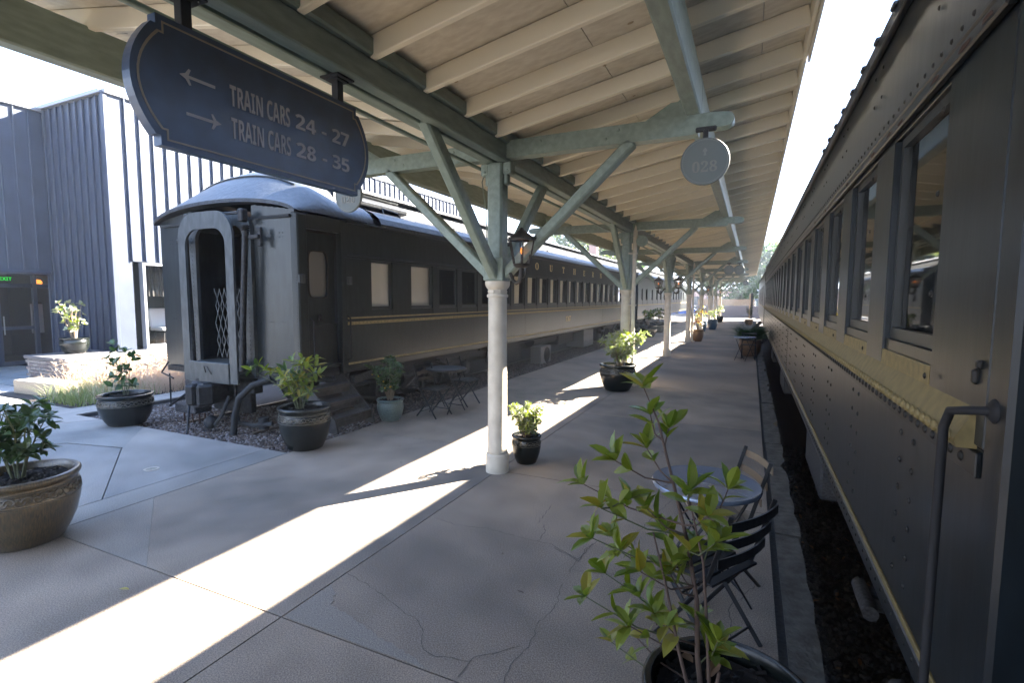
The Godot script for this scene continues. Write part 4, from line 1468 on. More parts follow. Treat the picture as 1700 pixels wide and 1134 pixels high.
	lamp.name = "ceiling_lamp_light"
	t.add_child(lamp)
	lamp.position = Vector3(cx + 0.05, 2.90, -5.85) - t.position
	lamp.light_color = Color(1, 0.86, 0.62)
	lamp.light_energy = 0.004
	lamp.light_size = 0.03
	lamp.omni_range = 5.0
	lamp.omni_attenuation = 2.0
	lamp.shadow_enabled = true
	car_end(t, cx, hw, ze)
	hood(t, cx, hw, ze + 0.05, 3.07, 1.6)
	# duct housing under the clerestory near the end
	b = Mb.new()
	b.prism([Vector2(-6.20, 3.40), Vector2(-5.98, 3.44), Vector2(-5.96, 3.50), Vector2(-6.24, 3.66)], 1.35, Transform3D(Basis(), Vector3(0, 0, -8.10)))
	part(t, "duct_housing", b, M.car_roof)
	b = Mb.new()
	b.tube([Vector3(-6.16, 3.67, -6.5), Vector3(-6.15, 3.67, -7.4), Vector3(-6.15, 3.66, -8.05)], 0.028, 8)
	b.tube([Vector3(-5.72, 3.28, -5.6), Vector3(-5.70, 3.26, -6.3), Vector3(-5.68, 3.24, -6.75)], 0.010, 6)
	b.tube([Vector3(-5.80, 3.33, -7.2), Vector3(-5.82, 3.42, -7.2), Vector3(-5.84, 3.40, -7.65), Vector3(-5.82, 3.30, -7.72)], 0.010, 6)
	part(t, "roof_pipe", b, M.car_grey)
	# below the floor
	for e in [["underframe_box", -12.5, -13.4, 0.10, 0.70, -5.95], ["underframe_box", -17.0, -18.7, 0.25, 0.72, -6.1], ["battery_box", -19.05, -20.35, 0.0, 0.68, -5.80]]:
		b = Mb.new()
		b.cbox(Vector3(e[5] - 0.35, (e[3] + e[4]) / 2, (e[1] + e[2]) / 2), Vector3(0.35, (e[4] - e[3]) / 2, (e[1] - e[2]) / 2), Basis(), 0.02)
		if e[0] == "battery_box":
			for y in [0.22, 0.48]:
				for zz in [-19.4, -20.0]:
					b.cbox(Vector3(e[5] + 0.008, y, zz), Vector3(0.01, 0.035, 0.13), Basis(), 0.004)
		part(t, e[0], b, M.ac_grey if e[0] == "battery_box" else M.truck_iron)
	b = Mb.new()
	b.tube([Vector3(-6.2, 0.55, -14.6), Vector3(-6.2, 0.55, -16.6)], 0.17, 14)
	b.tube([Vector3(-6.0, 0.62, -11.0), Vector3(-6.0, 0.62, -24.0)], 0.03, 8)
	b.tube([Vector3(-6.5, 0.45, -11.0), Vector3(-6.5, 0.40, -24.0)], 0.03, 8)
	part(t, "air_reservoir", b, M.truck_iron)
	b = Mb.new()
	b.box(-8.2, 0.25, -24.5, -6.6, 0.70, -9.8)
	part(t, "centre_sill", b, M.truck_iron)
	truck("wheel_truck", "iron three-axle wheel truck under the near end of the SOUTHERN coach", cx, -5.73, 1, -8.55, 0.05)
	truck("wheel_truck", "iron wheel truck under the far end of the SOUTHERN coach", cx, -5.80, 1, -24.2, 0.05)
	# air conditioner on the ground beside the car
	var ac := thing("air_conditioner", "grey outdoor air conditioner with a round fan grille beside the coach", "air conditioner", Vector3(-5.75, -0.1, -14.4))
	b = Mb.new()
	b.cbox(Vector3(-5.75, 0.18, -14.45), Vector3(0.17, 0.27, 0.42), Basis(), 0.02)
	part(ac, "case", b, M.ac_grey)
	for k in 4:
		b = Mb.new()
		var ring := []
		for i in 25:
			ring.append(Vector3(-5.573, 0.18 + sin(TAU * i / 24) * (0.055 + k * 0.055), -14.52 + cos(TAU * i / 24) * (0.055 + k * 0.055)))
		b.tube(ring, 0.007, 5, false)
		part(ac, "fan_grille", b, M.black_iron)
	b = Mb.new()
	b.lathe([Vector2(0, 0), Vector2(0.235, 0), Vector2(0.235, 0.004), Vector2(0, 0.004)], 24, Transform3D(Basis(Vector3(0, 0, 1), -PI / 2), Vector3(-5.582, 0.18, -14.52)))
	part(ac, "fan_opening", b, M.iron)
	# steps to the doorway
	var st := thing("wooden_steps", "dark wooden steps leading up to the coach doorway", "steps", Vector3(-5.45, 0, -5.65))
	for k in 3:
		b = Mb.new()
		b.cbox(Vector3(-5.62 + k * 0.20, 0.58 - k * 0.19, -5.62), Vector3(0.12, 0.028, 0.36), Basis(), 0.008)
		b.cbox(Vector3(-5.52 + k * 0.20, 0.535 - k * 0.19, -5.62), Vector3(0.012, 0.055, 0.355), Basis(), 0.004)
		part(st, "tread", b, M.step_wood)
	for zz in [-5.25, -6.0]:
		b = Mb.new()
		b.prism([Vector2(-5.80, 0.72), Vector2(-5.66, 0.72), Vector2(-5.10, 0.20), Vector2(-5.06, 0.02), Vector2(-5.20, 0.02), Vector2(-5.80, 0.52)], 0.028, Transform3D(Basis(), Vector3(0, 0, zz - 0.014)))
		part(st, "stringer", b, M.step_wood)
	# second car on this track
	var lv2 := {"sill": 0.74, "belt": 1.53, "win0": 1.78, "win1": 2.45, "eave": 3.05}
	var t2 := thing("railway_car", "second dark green railway car behind the SOUTHERN coach, with small paired windows", "railway car", Vector3(cx, 0.7, -40))
	var h2 := [[-29.2, -29.6, "none"], [-30.4, -31.0, "blind"], [-32.2, -32.9, "blind"]]
	for k in 10:
		h2.append([-34.0 - 1.6 * k, -34.7 - 1.6 * k, "blind" if k % 3 != 1 else "none"])
	car_side(t2, xf, 1, [-28.3, -36.0, -44.0, -51.5], lv2, h2, M.car_green, "none")
	car_shell(t2, cx, hw, -28.3, -51.5, lv2, M.car_green, 1)
	car_roof(t2, cx, hw, -28.2, -51.5, 3.07, 0.0)
	b = Mb.new()
	b.box(cx - hw, 0.74, -28.3, cx + hw, 3.3, -28.24)
	part(t2, "end_wall", b, M.car_green)
	for e in [["belt_stripe", 1.52, 0.03], ["sill_stripe", 0.87, 0.014]]:
		b = Mb.new()
		b.cbox(Vector3(xf + 0.008, e[1], -39.9), Vector3(0.008, e[2], 11.6))
		part(t2, e[0], b, M.gold_pale)
	b = Mb.new()   # bellows between the two cars
	for k in 8:
		b.cbox(Vector3(cx, 1.95, -26.75 - k * 0.2), Vector3(0.62 - 0.04 * (k % 2), 1.2, 0.09), Basis(), 0.02)
	part(t2, "gangway_bellows", b, M.rubber)
	truck("wheel_truck", "iron wheel truck under the far green car on the left", cx, -5.80, 1, -31.0, 0.05)
	rails("left_track_rail", cx, -0.05, -4.9, "worn steel rail under the cars on the left")


func rails(called: String, cx: float, y: float, z0: float, label: String) -> void:
	for s in [-1, 1]:
		var b := Mb.new()
		b.cbox(Vector3(cx + s * 0.75, y, (z0 - 70.0) / 2), Vector3(0.035, 0.025, (z0 + 70.0) / 2), Basis(), 0.01)
		b.box(cx + s * 0.75 - 0.008, y - 0.1, -70.0, cx + s * 0.75 + 0.008, y - 0.025, z0)
		tag(obj_top("rail", b, M.rail_steel), label + (", on the side away from the platform" if (s < 0) == (cx < 0) else ", on the platform side"), "rail", "rails of the two tracks")


func obj_top(called: String, b: Mb, m: Material) -> MeshInstance3D:
	var o := MeshInstance3D.new()
	o.name = numbered(called)
	o.mesh = b.mesh()
	o.material_override = m
	add_child(o)
	return o


# Rounded hood in which the roof of the near car ends.
func hood(t: Node3D, cx: float, hw: float, z0: float, eave: float, deep: float) -> void:
	var b := Mb.new()
	var nx := 28
	var nz := 14
	var pts := []
	var nor := []
	for j in nz + 1:
		var s := float(j) / nz
		var row := []
		var top := eave + 0.22 + 0.60 * sin(minf(1.0, s * 1.7) * PI / 2)
		for i in nx + 1:
			var u := -cos(PI * i / nx)
			var bow := 0.06 * (1.0 - u * u) * (1.0 - s)
			var y := eave + (top - eave) * pow(maxf(0.0, 1.0 - absf(pow(absf(u), 2.2))), 0.60)
			var ax := absf(u) * (hw + 0.035)
			if ax > 0.92:   # towards the back the dome turns into the lower roof deck
				var dk := eave + 0.34 * pow(maxf(0.0, 1.0 - pow((ax - 0.92) / (hw + 0.035 - 0.92), 2.2)), 0.6)
				y = lerpf(y, minf(y, dk), smoothstep(0.25, 0.7, s))
			row.append(Vector3(cx + u * (hw + 0.035), y, z0 + bow + 0.03 - s * deep))
		pts.append(row)
	for j in nz + 1:
		var row := []
		for i in nx + 1:
			var a: Vector3 = pts[j][mini(i + 1, nx)] - pts[j][maxi(i - 1, 0)]
			var e: Vector3 = pts[mini(j + 1, nz)][i] - pts[maxi(j - 1, 0)][i]
			var m := a.cross(-e).normalized()
			row.append(m if m.y >= 0 else -m)
		nor.append(row)
	for j in nz:
		for i in nx:
			b.qs(pts[j][i], pts[j][i + 1], pts[j + 1][i + 1], pts[j + 1][i], nor[j][i], nor[j][i + 1], nor[j + 1][i + 1], nor[j + 1][i])
	for i in nx:   # its rim over the end wall
		var a: Vector3 = pts[0][i]
		var e: Vector3 = pts[0][i + 1]
		b.qo(a, e, e - Vector3(0, 0.05, 0.0), a - Vector3(0, 0.05, 0.0), Vector3(0, 0, 1))
		b.qo(a - Vector3(0, 0.05, 0), e - Vector3(0, 0.05, 0), e - Vector3(0, 0.05, 0.2), a - Vector3(0, 0.05, 0.2), Vector3(0, -1, 0))
	part(t, "roof_hood", b, M.car_roof)
	b = Mb.new()
	var lip := []
	for i in range(5, nx - 6):
		lip.append(pts[4][i] + nor[4][i] * 0.012)
	b.tube(lip, 0.013, 6)
	part(t, "drip_rail", b, M.car_grey)
	var dots := Mb.new()
	for i in range(0, nx):
		for k in 4:
			dots.dome((pts[0][i] as Vector3).lerp(pts[0][i + 1], k / 4.0) + Vector3(0, -0.025, 0.002), Vector3(0, 0, 1), 0.007)
	stuffed(part(t, "hood_rivets", dots, M.car_roof))


func arch(w: float, y0: float, y1: float, r: float, n := 8) -> Array:   # outline of an upright opening with two round corners on top, from bottom left round to bottom right
	var p := [Vector2(-w, y0)]
	for k in n + 1:
		var a := PI - PI / 2 * k / n
		p.append(Vector2(-w + r + cos(a) * r, y1 - r + sin(a) * r))
	for k in n + 1:
		var a := PI / 2 - PI / 2 * k / n
		p.append(Vector2(w - r + cos(a) * r, y1 - r + sin(a) * r))
	p.append(Vector2(w, y0))
	return p


func car_end(t: Node3D, cx: float, hw: float, ze: float) -> void:
	var b: Mb
	# bowed end sheets on either side of the doorway
	for s in [-1, 1]:
		b = Mb.new()
		var prev := Vector3()
		for i in 9:
			var u := lerpf(1.0, 0.44, i / 8.0)
			var p := Vector3(cx + s * u * hw, 0.70, ze + 0.05 * (1.0 - u * u))
			if i:
				var m := Vector3(s * 0.25 * u, 0, 1).normalized()
				var top := 3.07 + 0.2 * (1.0 - u)
				b.qs(prev, p, Vector3(p.x, top, p.z), Vector3(prev.x, top, prev.z), m, m, m, m)
			prev = p
		part(t, "end_sheet", b, M.car_green)
	var lines := []
	for s in [-1, 1]:
		lines.append([Vector3(cx + s * (hw - 0.03), 0.75, ze + 0.02), Vector3(cx + s * (hw - 0.03), 3.05, ze + 0.02), 56, Vector3(0, 0, 1), 0.008])
		for x in [0.75, 0.98, 1.2]:
			for y in [1.55, 2.78, 2.72]:
				lines.append([Vector3(cx + s * (x - 0.05), y, ze + 0.05 * (1.0 - x * x / hw / hw) + 0.004), Vector3(cx + s * (x + 0.05), y, ze + 0.05 * (1.0 - x * x / hw / hw) + 0.004), 2, Vector3(0, 0, 1), 0.009])
		lines.append([Vector3(cx + s * 0.76, 2.98, ze + 0.045), Vector3(cx + s * 1.3, 2.98, ze + 0.02), 8, Vector3(0, 0, 1), 0.008])
	for s in [-1, 1]:
		lines.append([Vector3(cx + s * 0.60, 0.85, ze + 0.092), Vector3(cx + s * 0.60, 2.8, ze + 0.092), 30, Vector3(0, 0, 1), 0.010])
	rivet_rows(t, "end_rivets", lines, M.car_green_b)
	# riveted door frame
	b = Mb.new()
	b.ring(arch(0.68, 0.74, 3.10, 0.26), arch(0.52, 0.86, 2.92, 0.20), 0.05, Transform3D(Basis(), Vector3(cx, 0, ze + 0.04)), false)
	part(t, "door_frame", b, M.car_grey)
	b = Mb.new()   # face plate that stands out in front
	var hang := Transform3D(Basis(), Vector3(cx, 0, ze + 0.27))
	b.ring(arch(0.585, 0.66, 3.10, 0.36, 10), arch(0.43, 0.66, 2.86, 0.24, 10), 0.035, hang, false)
	part(t, "face_plate", b, M.car_grey)
	b = Mb.new()
	b.cbox(Vector3(cx - 0.02, 0.80, ze + 0.30), Vector3(0.44, 0.15, 0.022), Basis(), 0.008)
	part(t, "buffer_plate", b, M.car_grey)
	b = Mb.new()
	b.tube([Vector3(cx - 0.06, 0.80, ze + 0.33), Vector3(cx - 0.05, 0.90, ze + 0.36), Vector3(cx + 0.02, 0.89, ze + 0.36), Vector3(cx + 0.06, 0.78, ze + 0.33)], 0.007, 6)
	part(t, "hook", b, M.black_iron)
	b = Mb.new()
	b.box(cx - 0.53, 0.80, ze - 0.2, cx + 0.53, 0.93, ze + 0.25)
	part(t, "threshold", b, M.car_grey)
	# slanting buffer stems with caps and brackets
	for s in [-1, 1]:
		b = Mb.new()
		var x: float = cx + s * 0.70
		if s < 0:
			x = cx - 0.50
		b.tube([Vector3(x + s * 0.05, 2.80, ze + 0.22), Vector3(x - s * 0.02, 1.8, ze + 0.24), Vector3(x - s * 0.07, 0.85, ze + 0.26)], 0.042, 12)
		for y in [2.86, 2.83, 2.80]:
			b.lathe([Vector2(0, 0), Vector2(0.055, 0), Vector2(0.062, 0.012), Vector2(0.03, 0.03), Vector2(0, 0.03)], 14, Transform3D(Basis(), Vector3(x + s * 0.05, y, ze + 0.22)))
		part(t, "buffer_stem", b, M.iron)
		b = Mb.new()
		b.cbox(Vector3(x + s * 0.16, 2.72, ze + 0.19), Vector3(0.12, 0.03, 0.025), Basis(), 0.01)
		b.cbox(Vector3(x + s * 0.26, 2.72, ze + 0.16), Vector3(0.035, 0.13, 0.02), Basis(), 0.01)
		part(t, "stem_bracket", b, M.iron)
		b = Mb.new()
		b.cbox(Vector3(x - s * 0.02, 3.02, ze + 0.2), Vector3(0.05, 0.09, 0.05), Basis(), 0.015)
		part(t, "stem_head", b, M.iron)
	b = Mb.new()
	b.bar(Vector3(cx - 0.2, 3.06, ze + 0.23), Vector3(cx + 0.62, 3.06, ze + 0.22), 0.03, 0.04, 0.008)
	part(t, "top_bar", b, M.iron)
	# folding lattice gate in the doorway
	for k in 7:
		for s in [-1, 1]:
			b = Mb.new()
			var x0 := cx + 0.46 - k * 0.11
			for seg in 4:
				var sg: float = s * (1 if seg % 2 == 0 else -1)
				b.bar(Vector3(x0 - 0.05 * sg, 0.98 + seg * 0.26, ze + 0.0 + 0.008 * s), Vector3(x0 + 0.05 * sg, 0.98 + (seg + 1) * 0.26, ze + 0.0 + 0.008 * s), 0.014, 0.006, 0.0, Vector3(0, 0, 1))
			part(t, "gate_lattice", b, M.car_grey)
	# below: coupler, hoses, boxes, chains
	b = Mb.new()
	b.cbox(Vector3(cx - 0.03, 0.50, ze + 0.18), Vector3(0.10, 0.16, 0.30), Basis(), 0.04)
	b.cbox(Vector3(cx - 0.10, 0.50, ze + 0.50), Vector3(0.07, 0.15, 0.10), Basis(Vector3.UP, 0.4), 0.03)
	b.cbox(Vector3(cx + 0.10, 0.50, ze + 0.46), Vector3(0.05, 0.15, 0.11), Basis(Vector3.UP, -0.5), 0.03)
	part(t, "coupler", b, M.iron)
	b = Mb.new()
	b.cbox(Vector3(cx, 0.60, ze + 0.0), Vector3(0.62, 0.11, 0.08), Basis(), 0.015)
	b.cbox(Vector3(cx + 0.02, 0.37, ze - 0.05), Vector3(0.42, 0.2, 0.05), Basis(), 0.015)
	part(t, "end_sill", b, M.iron)
	b = Mb.new()
	b.cbox(Vector3(cx - 0.70, 0.42, ze + 0.05), Vector3(0.23, 0.27, 0.04), Basis(), 0.012)
	b.cbox(Vector3(cx - 0.70, 0.19, ze + 0.12), Vector3(0.24, 0.07, 0.14), Basis(), 0.015)
	part(t, "step_box", b, M.truck_iron)
	b = Mb.new()
	b.lathe([Vector2(0, 0.27), Vector2(0.085, 0.27), Vector2(0.10, 0.29), Vector2(0.10, 0.62), Vector2(0.085, 0.65), Vector2(0.04, 0.66), Vector2(0.04, 0.70), Vector2(0, 0.70)], 18, Transform3D(Basis(), Vector3(cx - 0.27, 0, ze + 0.30)))
	part(t, "canister", b, M.truck_iron)
	b = Mb.new()
	b.tube([Vector3(cx + 1.0, 0.75, ze + 0.1), Vector3(cx + 0.80, 0.66, ze + 0.24), Vector3(cx + 0.62, 0.48, ze + 0.32), Vector3(cx + 0.55, 0.22, ze + 0.35), Vector3(cx + 0.54, -0.04, ze + 0.37)], 0.045, 12)
	part(t, "drain_hose", b, M.rubber)
	b = Mb.new()
	b.tube([Vector3(cx + 0.25, 0.45, ze + 0.2), Vector3(cx + 0.24, 0.2, ze + 0.32), Vector3(cx + 0.15, 0.06, ze + 0.36), Vector3(cx + 0.02, 0.05, ze + 0.34), Vector3(cx - 0.02, 0.16, ze + 0.3)], 0.028, 8)
	b.tube([Vector3(cx + 0.42, 0.5, ze + 0.15), Vector3(cx + 0.40, 0.24, ze + 0.22), Vector3(cx + 0.50, 0.10, ze + 0.26), Vector3(cx + 0.75, 0.07, ze + 0.2), Vector3(cx + 1.0, 0.10, ze + 0.1)], 0.035, 8)
	b.lathe([Vector2(0, -0.05), Vector2(0.09, -0.04), Vector2(0.10, 0.03), Vector2(0.05, 0.08), Vector2(0, 0.08)], 14, Transform3D(Basis(Vector3(1, 0, 0), 1.2), Vector3(cx + 0.05, 0.08, ze + 0.36)))
	b.lathe([Vector2(0, -0.08), Vector2(0.07, -0.08), Vector2(0.07, 0.08), Vector2(0, 0.08)], 14, Transform3D(Basis(), Vector3(cx + 0.85, 0.10, ze + 0.12)))
	part(t, "air_hose", b, M.rubber)
	b = Mb.new()
	b.tube([Vector3(cx - 0.55, 0.52, ze + 0.25), Vector3(cx - 0.1, -0.05, ze + 0.62)], 0.016, 8)
	b.tube([Vector3(cx - 0.55, 0.50, ze + 0.22), Vector3(cx - 0.98, 0.22, ze + 0.30)], 0.018, 8)
	b.cbox(Vector3(cx - 0.55, 0.52, ze + 0.2), Vector3(0.06, 0.04, 0.05), Basis(), 0.01)
	b.tube([Vector3(cx + 0.25, 0.62, ze + 0.1), Vector3(cx + 0.25, 0.22, ze + 0.1)], 0.022, 8)
	part(t, "uncoupling_rod", b, M.iron)
	b = Mb.new()
	for x in [-0.88, -0.70, -0.52, -0.40]:
		b.tube([Vector3(cx + x, 0.13, ze + 0.15), Vector3(cx + x + rnd(-0.04, 0.04), -0.05, ze + 0.15)], 0.014, 6)
	part(t, "rusty_stake", b, M.rust)
	b = Mb.new()
	b.tube([Vector3(cx - 1.30, 0.86, ze + 0.1), Vector3(cx - 1.32, 0.70, ze + 0.2), Vector3(cx - 0.95, 0.64, ze + 0.25)], 0.014, 6)
	b.tube([Vector3(cx - 1.12, 0.7, ze + 0.2), Vector3(cx - 1.12, 0.2, ze + 0.2)], 0.012, 6)
	part(t, "grab_iron", b, M.iron)


func right_cars() -> void:
	var xf := 0.575
	var hw := 1.5
	var cx := xf + hw
	var lv := {"sill": 0.60, "belt": 1.50, "win0": 1.72, "win1": 2.62, "eave": 3.20}
	var z0 := 8.0
	var z1 := -26.8
	var t := thing("railway_car", "dark green riveted railway car close on the right, with a yellow belt rail", "railway car", Vector3(cx, 0.6, -9))
	var holes := [[6.0, 5.3, "curtain"], [4.9, 4.2, "curtain"], [3.8, 3.1, "curtain"]]
	for k in 22:
		holes.append([-2.20 - 1.08 * k, -2.92 - 1.08 * k, "curtain"])
	car_side(t, xf, -1, [-1.72, -9.66, -17.6, z1], lv, holes.slice(3), M.car_blue, "curtain")
	car_side(t, xf, -1, [z0, 2.6], lv, holes.slice(0, 3), M.car_blue, "curtain")
	car_shell(t, cx, hw, z0, z1, lv, M.car_blue, -1)
	car_roof(t, cx, hw, z0, z1, 3.20, 0.0)
	var b := Mb.new()
	b.box(cx - hw, 0.6, z0, cx + hw, 3.3, z0 + 0.06)
	part(t, "end_wall", b, M.car_blue)
	# doorway abreast of the viewpoint, with posts and a blank door set back
	b = Mb.new()
	b.cbox(Vector3(xf + 0.04, 1.9, -1.65), Vector3(0.05, 1.30, 0.065), Basis(), 0.012)
	part(t, "door_post", b, M.car_blue)
	b = Mb.new()
	b.cbox(Vector3(xf + 0.04, 1.9, 2.55), Vector3(0.05, 1.30, 0.05), Basis(), 0.012)
	part(t, "door_post", b, M.car_blue)
	b = Mb.new()
	b.box(xf + 0.62, 0.6, -1.58, xf + 0.66, 3.2, 2.5)
	b.box(xf + 0.005, 2.8, -1.58, xf + 0.14, 3.2, 2.5)
	b.box(xf + 0.10, 0.6, -1.62, xf + 0.66, 3.2, -1.585)
	part(t, "door_recess", b, M.car_blue_b)
	# belt rail: a sloping yellow ledge, with scallops between the piers, above a riveted strap
	b = Mb.new()
	b.prism([Vector2(xf, 1.492), Vector2(xf - 0.045, 1.492), Vector2(xf - 0.052, 1.515), Vector2(xf - 0.040, 1.54), Vector2(xf - 0.003, 1.612)], 25.0, Transform3D(Basis(), Vector3(0, 0, z1 + 0.02)))
	part(t, "belt_rail", b, M.gold)
	for h in holes.slice(3):
		b = Mb.new()
		b.prism([Vector2(xf - 0.002, 1.60), Vector2(xf - 0.008, 1.60), Vector2(xf - 0.006, 1.668), Vector2(xf - 0.001, 1.67)], h[0] - h[1] - 0.004, Transform3D(Basis(), Vector3(0, 0, h[1] + 0.002)))
		part(t, "belt_panel", b, M.gold)
	b = Mb.new()
	b.cbox(Vector3(xf - 0.006, 1.455, (-1.74 + z1) / 2), Vector3(0.008, 0.035, (-1.74 - z1) / 2), Basis(), 0.003)
	part(t, "belt_strap", b, M.car_blue_b)
	b = Mb.new()
	b.cbox(Vector3(xf - 0.004, 0.683, (-1.74 + z1) / 2), Vector3(0.006, 0.013, (-1.74 - z1) / 2), Basis(), 0.003)
	part(t, "sill_stripe", b, M.gold)
	b = Mb.new()
	b.cbox(Vector3(xf + 0.02, 0.625, (-1.74 + z1) / 2), Vector3(0.035, 0.045, (-1.74 - z1) / 2), Basis(), 0.006)
	part(t, "side_sill", b, M.car_blue_b)
	for e in [[2.66, 0.022, 0.028], [2.715, 0.010, 0.014], [3.19, 0.02, 0.03]]:
		b = Mb.new()
		b.cbox(Vector3(xf - e[2] / 2, e[0], (-1.74 + z1) / 2), Vector3(e[2] / 2, e[1], (-1.74 - z1) / 2), Basis(), 0.006)
		part(t, "letterboard_moulding", b, M.car_blue_b)
	var o := Vector3(-1, 0, 0)
	var big := [[Vector3(xf - 0.014, 1.455, -1.8), Vector3(xf - 0.014, 1.455, z1), 300, o, 0.0165]]
	rivet_rows(t, "belt_rivets", big, M.iron)
	rivet_rows(t, "belt_beading", [[Vector3(xf - 0.050, 1.515, -1.8), Vector3(xf - 0.050, 1.515, z1), 420, o, 0.020]], M.gold)
	var rows := [[Vector3(xf - 0.015, 0.635, -1.8), Vector3(xf - 0.015, 0.635, z1), 260, o, 0.009], [Vector3(xf - 0.004, 2.755, -1.8), Vector3(xf - 0.004, 2.755, z1), 260, o, 0.011]]
	for k in 23:
		var zz := -2.05 - 1.08 * k
		for dz in [0.0, 0.17]:
			rows.append([Vector3(xf - 0.001, 0.74, zz - dz - 0.3), Vector3(xf - 0.001, 1.42, zz - dz - 0.3), 6, o, 0.0135])
		for y in [1.64, 1.92, 2.25, 2.52]:
			rows.append([Vector3(xf + 0.0, y, zz + 0.10), Vector3(xf + 0.0, y, zz + 0.04), 1, o, 0.013])
			rows.append([Vector3(xf - 0.027, y, zz - 0.12), Vector3(xf - 0.027, y, zz - 0.12), 1, o, 0.012])
		rows.append([Vector3(xf - 0.001, 2.95, zz - 0.1), Vector3(xf - 0.001, 2.95, zz - 0.45), 2, o, 0.011])
		rows.append([Vector3(xf - 0.001, 3.1, zz - 0.1), Vector3(xf - 0.001, 3.1, zz - 0.45), 2, o, 0.011])
	for zz in [-9.62, -9.70, -17.56, -17.64]:
		rows.append([Vector3(xf - 0.001, 0.70, zz), Vector3(xf - 0.001, 1.42, zz), 18, o, 0.011])
	rivet_rows(t, "rivets", rows, M.iron)
	b = Mb.new()   # gutter brackets along the eave
	for k in 9:
		b.cbox(Vector3(xf - 0.036, 3.232, -2.6 - k * 0.36), Vector3(0.012, 0.012, 0.035), Basis(), 0.006)
	stuffed(part(t, "gutter_bracket", b, M.car_roof))
	b = Mb.new()   # bare spots where the paint has flaked off the mouldings
	for e in [[2.66, -1.86], [2.655, -2.02], [2.66, -2.3], [2.652, -2.75], [2.66, -2.95], [2.655, -3.3], [2.66, -4.1], [2.655, -5.2], [2.66, -6.0]]:
		var outline := []
		for k in 9:
			outline.append(Vector2(cos(TAU * k / 9) * rnd(0.02, 0.06), sin(TAU * k / 9) * rnd(0.006, 0.013)))
		b.prism(outline, 0.001, Transform3D(Basis(Vector3(0, 0, 1), Vector3(0, 1, 0), Vector3(-1, 0, 0)), Vector3(xf - (0.028 if e[0] > 2.6 else (0.052 if e[0] < 1.6 and e[0] > 1.4 else 0.0065)), e[0], e[1])))
	stuffed(part(t, "flaked_paint", b, M.rust))
	# long grab rail by the doorway
	b = Mb.new()
	b.tube([Vector3(xf - 0.005, 1.62, -1.66), Vector3(xf - 0.05, 1.615, -1.68), Vector3(xf - 0.075, 1.60, -1.74), Vector3(xf - 0.08, 1.55, -1.765), Vector3(xf - 0.08, 1.2, -1.77), Vector3(xf - 0.08, 0.62, -1.77)], 0.012, 10)
	b.lathe([Vector2(0, 0), Vector2(0.032, 0), Vector2(0.032, 0.01), Vector2(0.02, 0.02), Vector2(0, 0.02)], 12, Transform3D(Basis(Vector3(0, 0, 1), PI / 2), Vector3(xf - 0.002, 1.62, -1.66)))
	part(t, "grab_rail", b, M.black_iron)
	b = Mb.new()
	b.cbox(Vector3(xf - 0.008, 1.69, -1.80), Vector3(0.010, 0.022, 0.012), Basis(), 0.008)
	b.cbox(Vector3(xf - 0.008, 1.725, -1.775), Vector3(0.010, 0.012, 0.012), Basis(), 0.006)
	part(t, "latch", b, M.iron)
	# brackets and boxes below the side
	for zz in [-2.75, -3.75]:
		b = Mb.new()
		b.tube([Vector3(0.72, 0.02, zz + 0.20), Vector3(0.72, 0.02, zz - 0.16)], 0.045, 12)
		b.cbox(Vector3(0.95, 0.03, zz + 0.10), Vector3(0.2, 0.012, 0.06), Basis(), 0.004)
		b.cbox(Vector3(0.95, 0.03, zz - 0.06), Vector3(0.2, 0.012, 0.06), Basis(), 0.004)
		part(t, "step_hinge", b, M.truck_iron)
	for zz in [-6.6, -13.0, -19.0]:
		b = Mb.new()
		b.cbox(Vector3(1.1, 0.22, zz), Vector3(0.40, 0.34, 0.75), Basis(), 0.02)
		part(t, "equipment_box", b, M.truck_iron)
	b = Mb.new()
	b.box(1.5, 0.0, z1 + 1, 2.6, 0.55, z0)
	part(t, "centre_sill", b, M.truck_iron)
	truck("wheel_truck", "iron wheel truck in the trench under the green car on the right", cx, 0.86, -1, -0.6, 0.42)
	rails("right_track_rail", cx, -0.30, 9.0, "worn steel rail in the trench on the right")
	# next car on this track, with steps hanging in the gap
	var t2 := thing("railway_car", "second dark green railway car farther down the right-hand track", "railway car", Vector3(cx, 0.6, -40))
	var h2 := []
	for k in 12:
		h2.append([-30.2 - 1.5 * k, -30.95 - 1.5 * k, "none"])
	car_side(t2, xf, -1, [-28.0, -38.0, -50.0], lv, h2, M.car_blue, "none")
	car_shell(t2, cx, hw, -28.0, -50.0, lv, M.car_blue, -1)
	car_roof(t2, cx, hw, -28.0, -50.0, 3.20, 0.0)
	b = Mb.new()
	b.box(cx - hw, 0.6, -28.0, cx + hw, 3.5, -27.95)
	part(t2, "end_wall", b, M.car_blue)
	b = Mb.new()
	for k in 5:
		b.cbox(Vector3(cx, 1.95, -26.95 - k * 0.2), Vector3(0.62, 1.2, 0.09), Basis(), 0.02)
	part(t2, "gangway_bellows", b, M.rubber)
	b = Mb.new()
	b.cbox(Vector3(xf - 0.004, 1.50, -39.0), Vector3(0.006, 0.03, 11.0))
	part(t2, "belt_stripe", b, M.gold)
